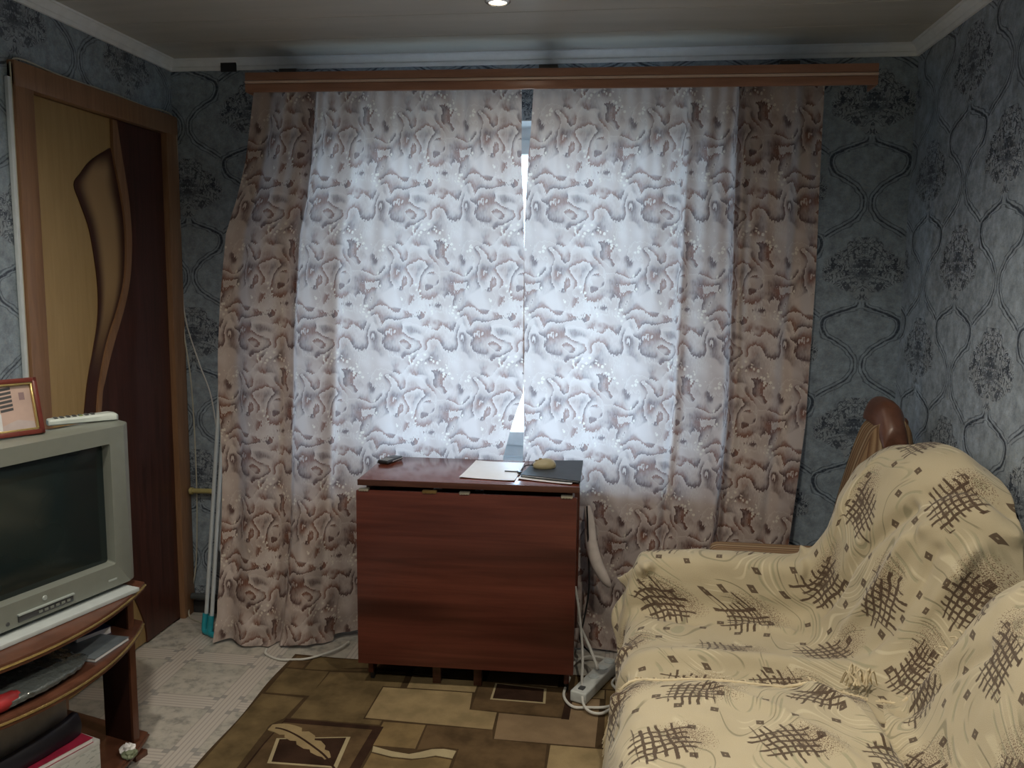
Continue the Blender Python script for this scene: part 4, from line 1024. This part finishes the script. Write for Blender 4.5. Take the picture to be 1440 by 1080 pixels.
def throw(name, rows, nu, nv, mat, label, folds, seed, amp=.0075):
    ctrl = [[(x, y+dy, z) for (x, z, *rest) in pr for dy in [rest[0] if rest else 0]] for y, pr in rows]
    P, UV = patch(ctrl, nu, nv)
    N = normals(P)
    sgn = np.sign(N[..., 2].mean()) or 1; N *= sgn
    D = np.zeros(P.shape[:2])
    for i in range(nv+1):
        for j in range(nu+1):
            p = P[i, j]
            D[i, j] = noise.noise(Vector((p[0]*7, p[1]*7, p[2]*7+seed)))*amp + noise.noise(Vector((p[0]*18, p[1]*18, p[2]*18+seed)))*amp*.45
    for pts, w_, a_ in folds:                 # ridges and valleys along polylines in space
        c = np.array(catmull(pts, 40))
        d = np.min(np.linalg.norm(P[:, :, None, :]-c[None, None], axis=3), axis=2)
        D += 1.5*a_*np.exp(-(d/w_)**2)
    P = P + N*D[..., None]
    me = grid_mesh(P, UV); o = link(name, me, mat, smooth=80)
    md = o.modifiers.new('thickness', 'SOLIDIFY'); md.thickness = .007; md.offset = -1*sgn
    return tag(o, label, 'throw'), P
rows = [
 (-.575, [(1.955, .18), (1.925, .35), (1.945, .54), (2.03, .570), (2.25, .578), (2.44, .582), (2.540, .66), (2.575, .79), (2.635, .905), (2.745, .935), (2.845, .90)]),
 (-.655, [(1.925, .14), (1.885, .34), (1.920, .555), (1.99, .600), (2.25, .604), (2.43, .606), (2.515, .69), (2.56, .82), (2.635, .940), (2.745, .975), (2.855, .94)]),
 (-.725, [(1.925, .12), (1.875, .33), (1.912, .55), (1.99, .585), (2.25, .590), (2.43, .592), (2.500, .69), (2.545, .83), (2.630, .950), (2.755, .990), (2.860, .96)]),
 (-.748, [(1.930, .11), (1.880, .31), (1.915, .50), (2.03, .515), (2.25, .510), (2.43, .520), (2.500, .64), (2.545, .82), (2.630, .955), (2.765, 1.00), (2.865, .97)]),
 (-.772, [(1.935, .11), (1.895, .28), (1.915, .42), (2.03, .445), (2.25, .440), (2.44, .450), (2.505, .58), (2.555, .79), (2.640, .955), (2.770, 1.01), (2.865, .975)]),
 (-.900, [(1.935, .10), (1.880, .26), (1.905, .405), (2.03, .432), (2.25, .425), (2.45, .432), (2.525, .53), (2.585, .76), (2.665, .945), (2.785, 1.01), (2.870, .97)]),
 (-1.02, [(1.935, .10), (1.875, .26), (1.900, .405), (2.03, .440), (2.25, .435), (2.46, .435), (2.560, .50), (2.630, .73), (2.685, .880), (2.790, .97), (2.872, .95)]),
 (-1.10, [(1.935, .10), (1.870, .26), (1.895, .415), (2.03, .463), (2.25, .462), (2.46, .455), (2.570, .49), (2.650, .66), (2.700, .825), (2.795, .91), (2.873, .91)]),
 (-1.145, [(1.935, .10), (1.875, .25), (1.898, .395), (2.03, .430), (2.25, .428), (2.46, .440), (2.570, .46), (2.660, .58), (2.720, .74), (2.80, .85), (2.873, .86)]),
 (-1.20, [(1.935, .10), (1.875, .25), (1.898, .39), (2.03, .415), (2.25, .415), (2.47, .425), (2.570, .435), (2.650, .50), (2.730, .61), (2.805, .69), (2.873, .72)]),
 (-1.34, [(1.945, .10), (1.900, .25), (1.915, .385), (2.03, .410), (2.25, .410), (2.47, .418), (2.570, .42), (2.640, .46), (2.720, .52), (2.805, .56), (2.873, .58)]),
]
FA = [([(1.90, -.69, .50), (1.98, -.755, .585), (2.06, -.785, .53), (2.12, -.80, .475), (2.25, -.825, .445), (2.38, -.85, .44)], .016, .026),
      ([(1.91, -.72, .42), (2.0, -.80, .45), (2.10, -.83, .44)], .020, -.012),
      ([(1.87, -.66, .50), (1.88, -.70, .38), (1.90, -.76, .25)], .014, .020), ([(1.89, -.63, .42), (1.885, -.66, .33)], .012, .009),
      ([(2.46, -.64, .61), (2.44, -.70, .63), (2.43, -.76, .55)], .012, .016),
      ([(2.50, -.80, .48), (2.55, -.86, .66), (2.60, -.93, .78), (2.66, -.98, .86)], .022, -.020),
      ([(2.54, -.93, .48), (2.60, -.98, .62), (2.655, -1.02, .78)], .025, .024),
      ([(2.57, -1.05, .47), (2.64, -1.08, .60), (2.69, -1.10, .78)], .020, -.012),
      ([(2.64, -1.10, .52), (2.70, -1.13, .66), (2.76, -1.15, .80)], .020, .016),
      ([(2.70, -1.0, .90), (2.78, -1.05, .93), (2.86, -1.12, .90)], .022, -.014), ([(2.68, -1.05, .82), (2.76, -1.08, .86), (2.86, -1.15, .84)], .022, .014),
      ([(1.89, -1.0, .40), (1.90, -1.02, .20)], .02, .015), ([(1.88, -1.16, .38), (1.89, -1.18, .15)], .02, -.012)]
tha, PA = throw('sofa_throw', rows, 190, 230, throw_a, 'cream throw with hatched brown patches over the far arm and far half of the sofa', FA, 3)
rows = [
 (-1.255, [(1.890, .14), (1.862, .27), (1.890, .415), (2.00, .447), (2.22, .450), (2.42, .447), (2.515, .432), (2.600, .440), (2.680, .575), (2.765, .700), (2.862, .755)]),
 (-1.32, [(1.880, .08), (1.848, .25), (1.885, .425), (2.00, .462), (2.22, .464), (2.42, .458), (2.512, .436), (2.588, .450), (2.668, .600), (2.752, .745), (2.860, .800)]),
 (-1.45, [(1.875, .06), (1.845, .24), (1.885, .425), (2.00, .468), (2.22, .470), (2.42, .462), (2.508, .432), (2.578, .465), (2.655, .660), (2.745, .815), (2.858, .865)]),
 (-1.62, [(1.875, .06), (1.845, .24), (1.885, .425), (2.00, .468), (2.22, .470), (2.42, .462), (2.508, .432), (2.578, .470), (2.652, .690), (2.742, .850), (2.856, .905)]),
 (-1.85, [(1.875, .06), (1.845, .24), (1.885, .425), (2.00, .466), (2.22, .470), (2.42, .462), (2.510, .432), (2.580, .470), (2.655, .700), (2.745, .865), (2.856, .920)]),
 (-2.30, [(1.875, .06), (1.845, .24), (1.885, .425), (2.00, .466), (2.22, .468), (2.42, .462), (2.510, .432), (2.580, .470), (2.655, .700), (2.745, .865), (2.856, .920)]),
 (-2.66, [(1.875, .06), (1.845, .24), (1.885, .425), (2.00, .466), (2.22, .468), (2.42, .462), (2.510, .432), (2.580, .470), (2.655, .700), (2.745, .865), (2.856, .920)]),
]
FA += [([(2.06, -.60, .60), (2.08, -.70, .60), (2.10, -.765, .54)], .010, .008), ([(2.20, -.62, .60), (2.21, -.72, .59), (2.20, -.78, .50)], .009, -.006),
      ([(2.56, -.62, .80), (2.56, -.75, .78), (2.57, -.85, .74)], .010, .007), ([(2.60, -.64, .90), (2.60, -.78, .88), (2.62, -.90, .84)], .012, -.007),
      ([(1.95, -.90, .43), (2.15, -.95, .43), (2.35, -.93, .43)], .012, .005), ([(2.05, -1.0, .44), (2.25, -.98, .44), (2.42, -1.02, .44)], .010, -.005),
      ([(2.72, -.75, .99), (2.76, -.90, 1.0), (2.80, -1.02, .96)], .012, .009), ([(2.56, -.78, .60), (2.62, -.90, .66), (2.66, -1.02, .70)], .012, .010),
      ([(1.88, -.74, .44), (1.885, -.78, .34), (1.89, -.80, .2)], .010, -.012), ([(1.885, -.64, .48), (1.875, -.70, .45), (1.88, -.76, .42)], .012, .006)]
FB = [([(2.51, -1.27, .43), (2.51, -1.45, .43), (2.515, -1.7, .43)], .016, -.018), ([(2.36, -1.26, .45), (2.42, -1.36, .46), (2.46, -1.5, .46)], .022, .014),
      ([(2.56, -1.30, .44), (2.62, -1.40, .58), (2.66, -1.50, .68)], .022, -.012), ([(2.60, -1.28, .46), (2.68, -1.40, .66), (2.75, -1.50, .82)], .03, .012),
      ([(2.10, -1.30, .465), (2.25, -1.42, .47), (2.38, -1.60, .46)], .018, .006), ([(1.88, -1.30, .40), (1.87, -1.34, .22)], .022, .018), ([(1.87, -1.42, .38), (1.86, -1.46, .18)], .022, -.015)]
thb, PB = throw('sofa_throw', rows, 170, 240, throw_b, 'paler cream throw with hatched brown patches over the near half of the sofa', FB, 8)

# fringe of twisted threads: stuff on the near throw's far edge
frm = plain('fringe_thread', (.62, .53, .36), .9, 0, .15)
def fringe(parent, paths, name='fringe'):
    bm = bmesh.new()
    for pts in paths: tube_into(bm, pts, .0028, 5, lambda t: 1.0-.45*t)
    o = link(name, from_bm(bm), frm, parent, kind='stuff'); return o
paths = []
for i in range(26):                            # tufts lying at the crease
    a = random.uniform(-.5, .9); x0, y0 = 2.455+random.uniform(0, .05), -1.235+random.uniform(-.01, .03)
    l = random.uniform(.05, .085); p = Vector((x0, y0, .462)); tip = p+Vector((math.sin(a)*l*.75, l*.45, -.014+random.uniform(-.006, .010)))
    midp = (p+tip)/2+Vector((0, 0, .030+random.uniform(-.01, .012))); paths.append(catmull([p, midp, tip], 6))
for i in range(60):                            # short fringe along the edge on the seat
    j = int(30+i*1.9); q = Vector(PB[0, min(j, 170)]); l = .022+random.uniform(0, .012)
    paths.append(catmull([q, q+Vector((random.uniform(-.006, .006), l*.5, .001)), q+Vector((random.uniform(-.012, .012), l, -.006))], 4))
fringe(thb, paths)
paths = []
for j in range(0, 34, 1):                        # thick fringed edge hanging at the front corner
    q = Vector(PB[0, j]); l = .035+random.uniform(0, .015)
    paths.append(catmull([q, q+Vector((-.012, .010, -.004)), q+Vector((-.020+random.uniform(-.006, .006), .016, -l))], 4))
fringe(thb, paths)
tube('rolled_hem', [tuple(Vector(PB[0, j])+Vector((-.004, .004, 0))) for j in range(2, 120, 3)], .0042, frm, thb, 8)
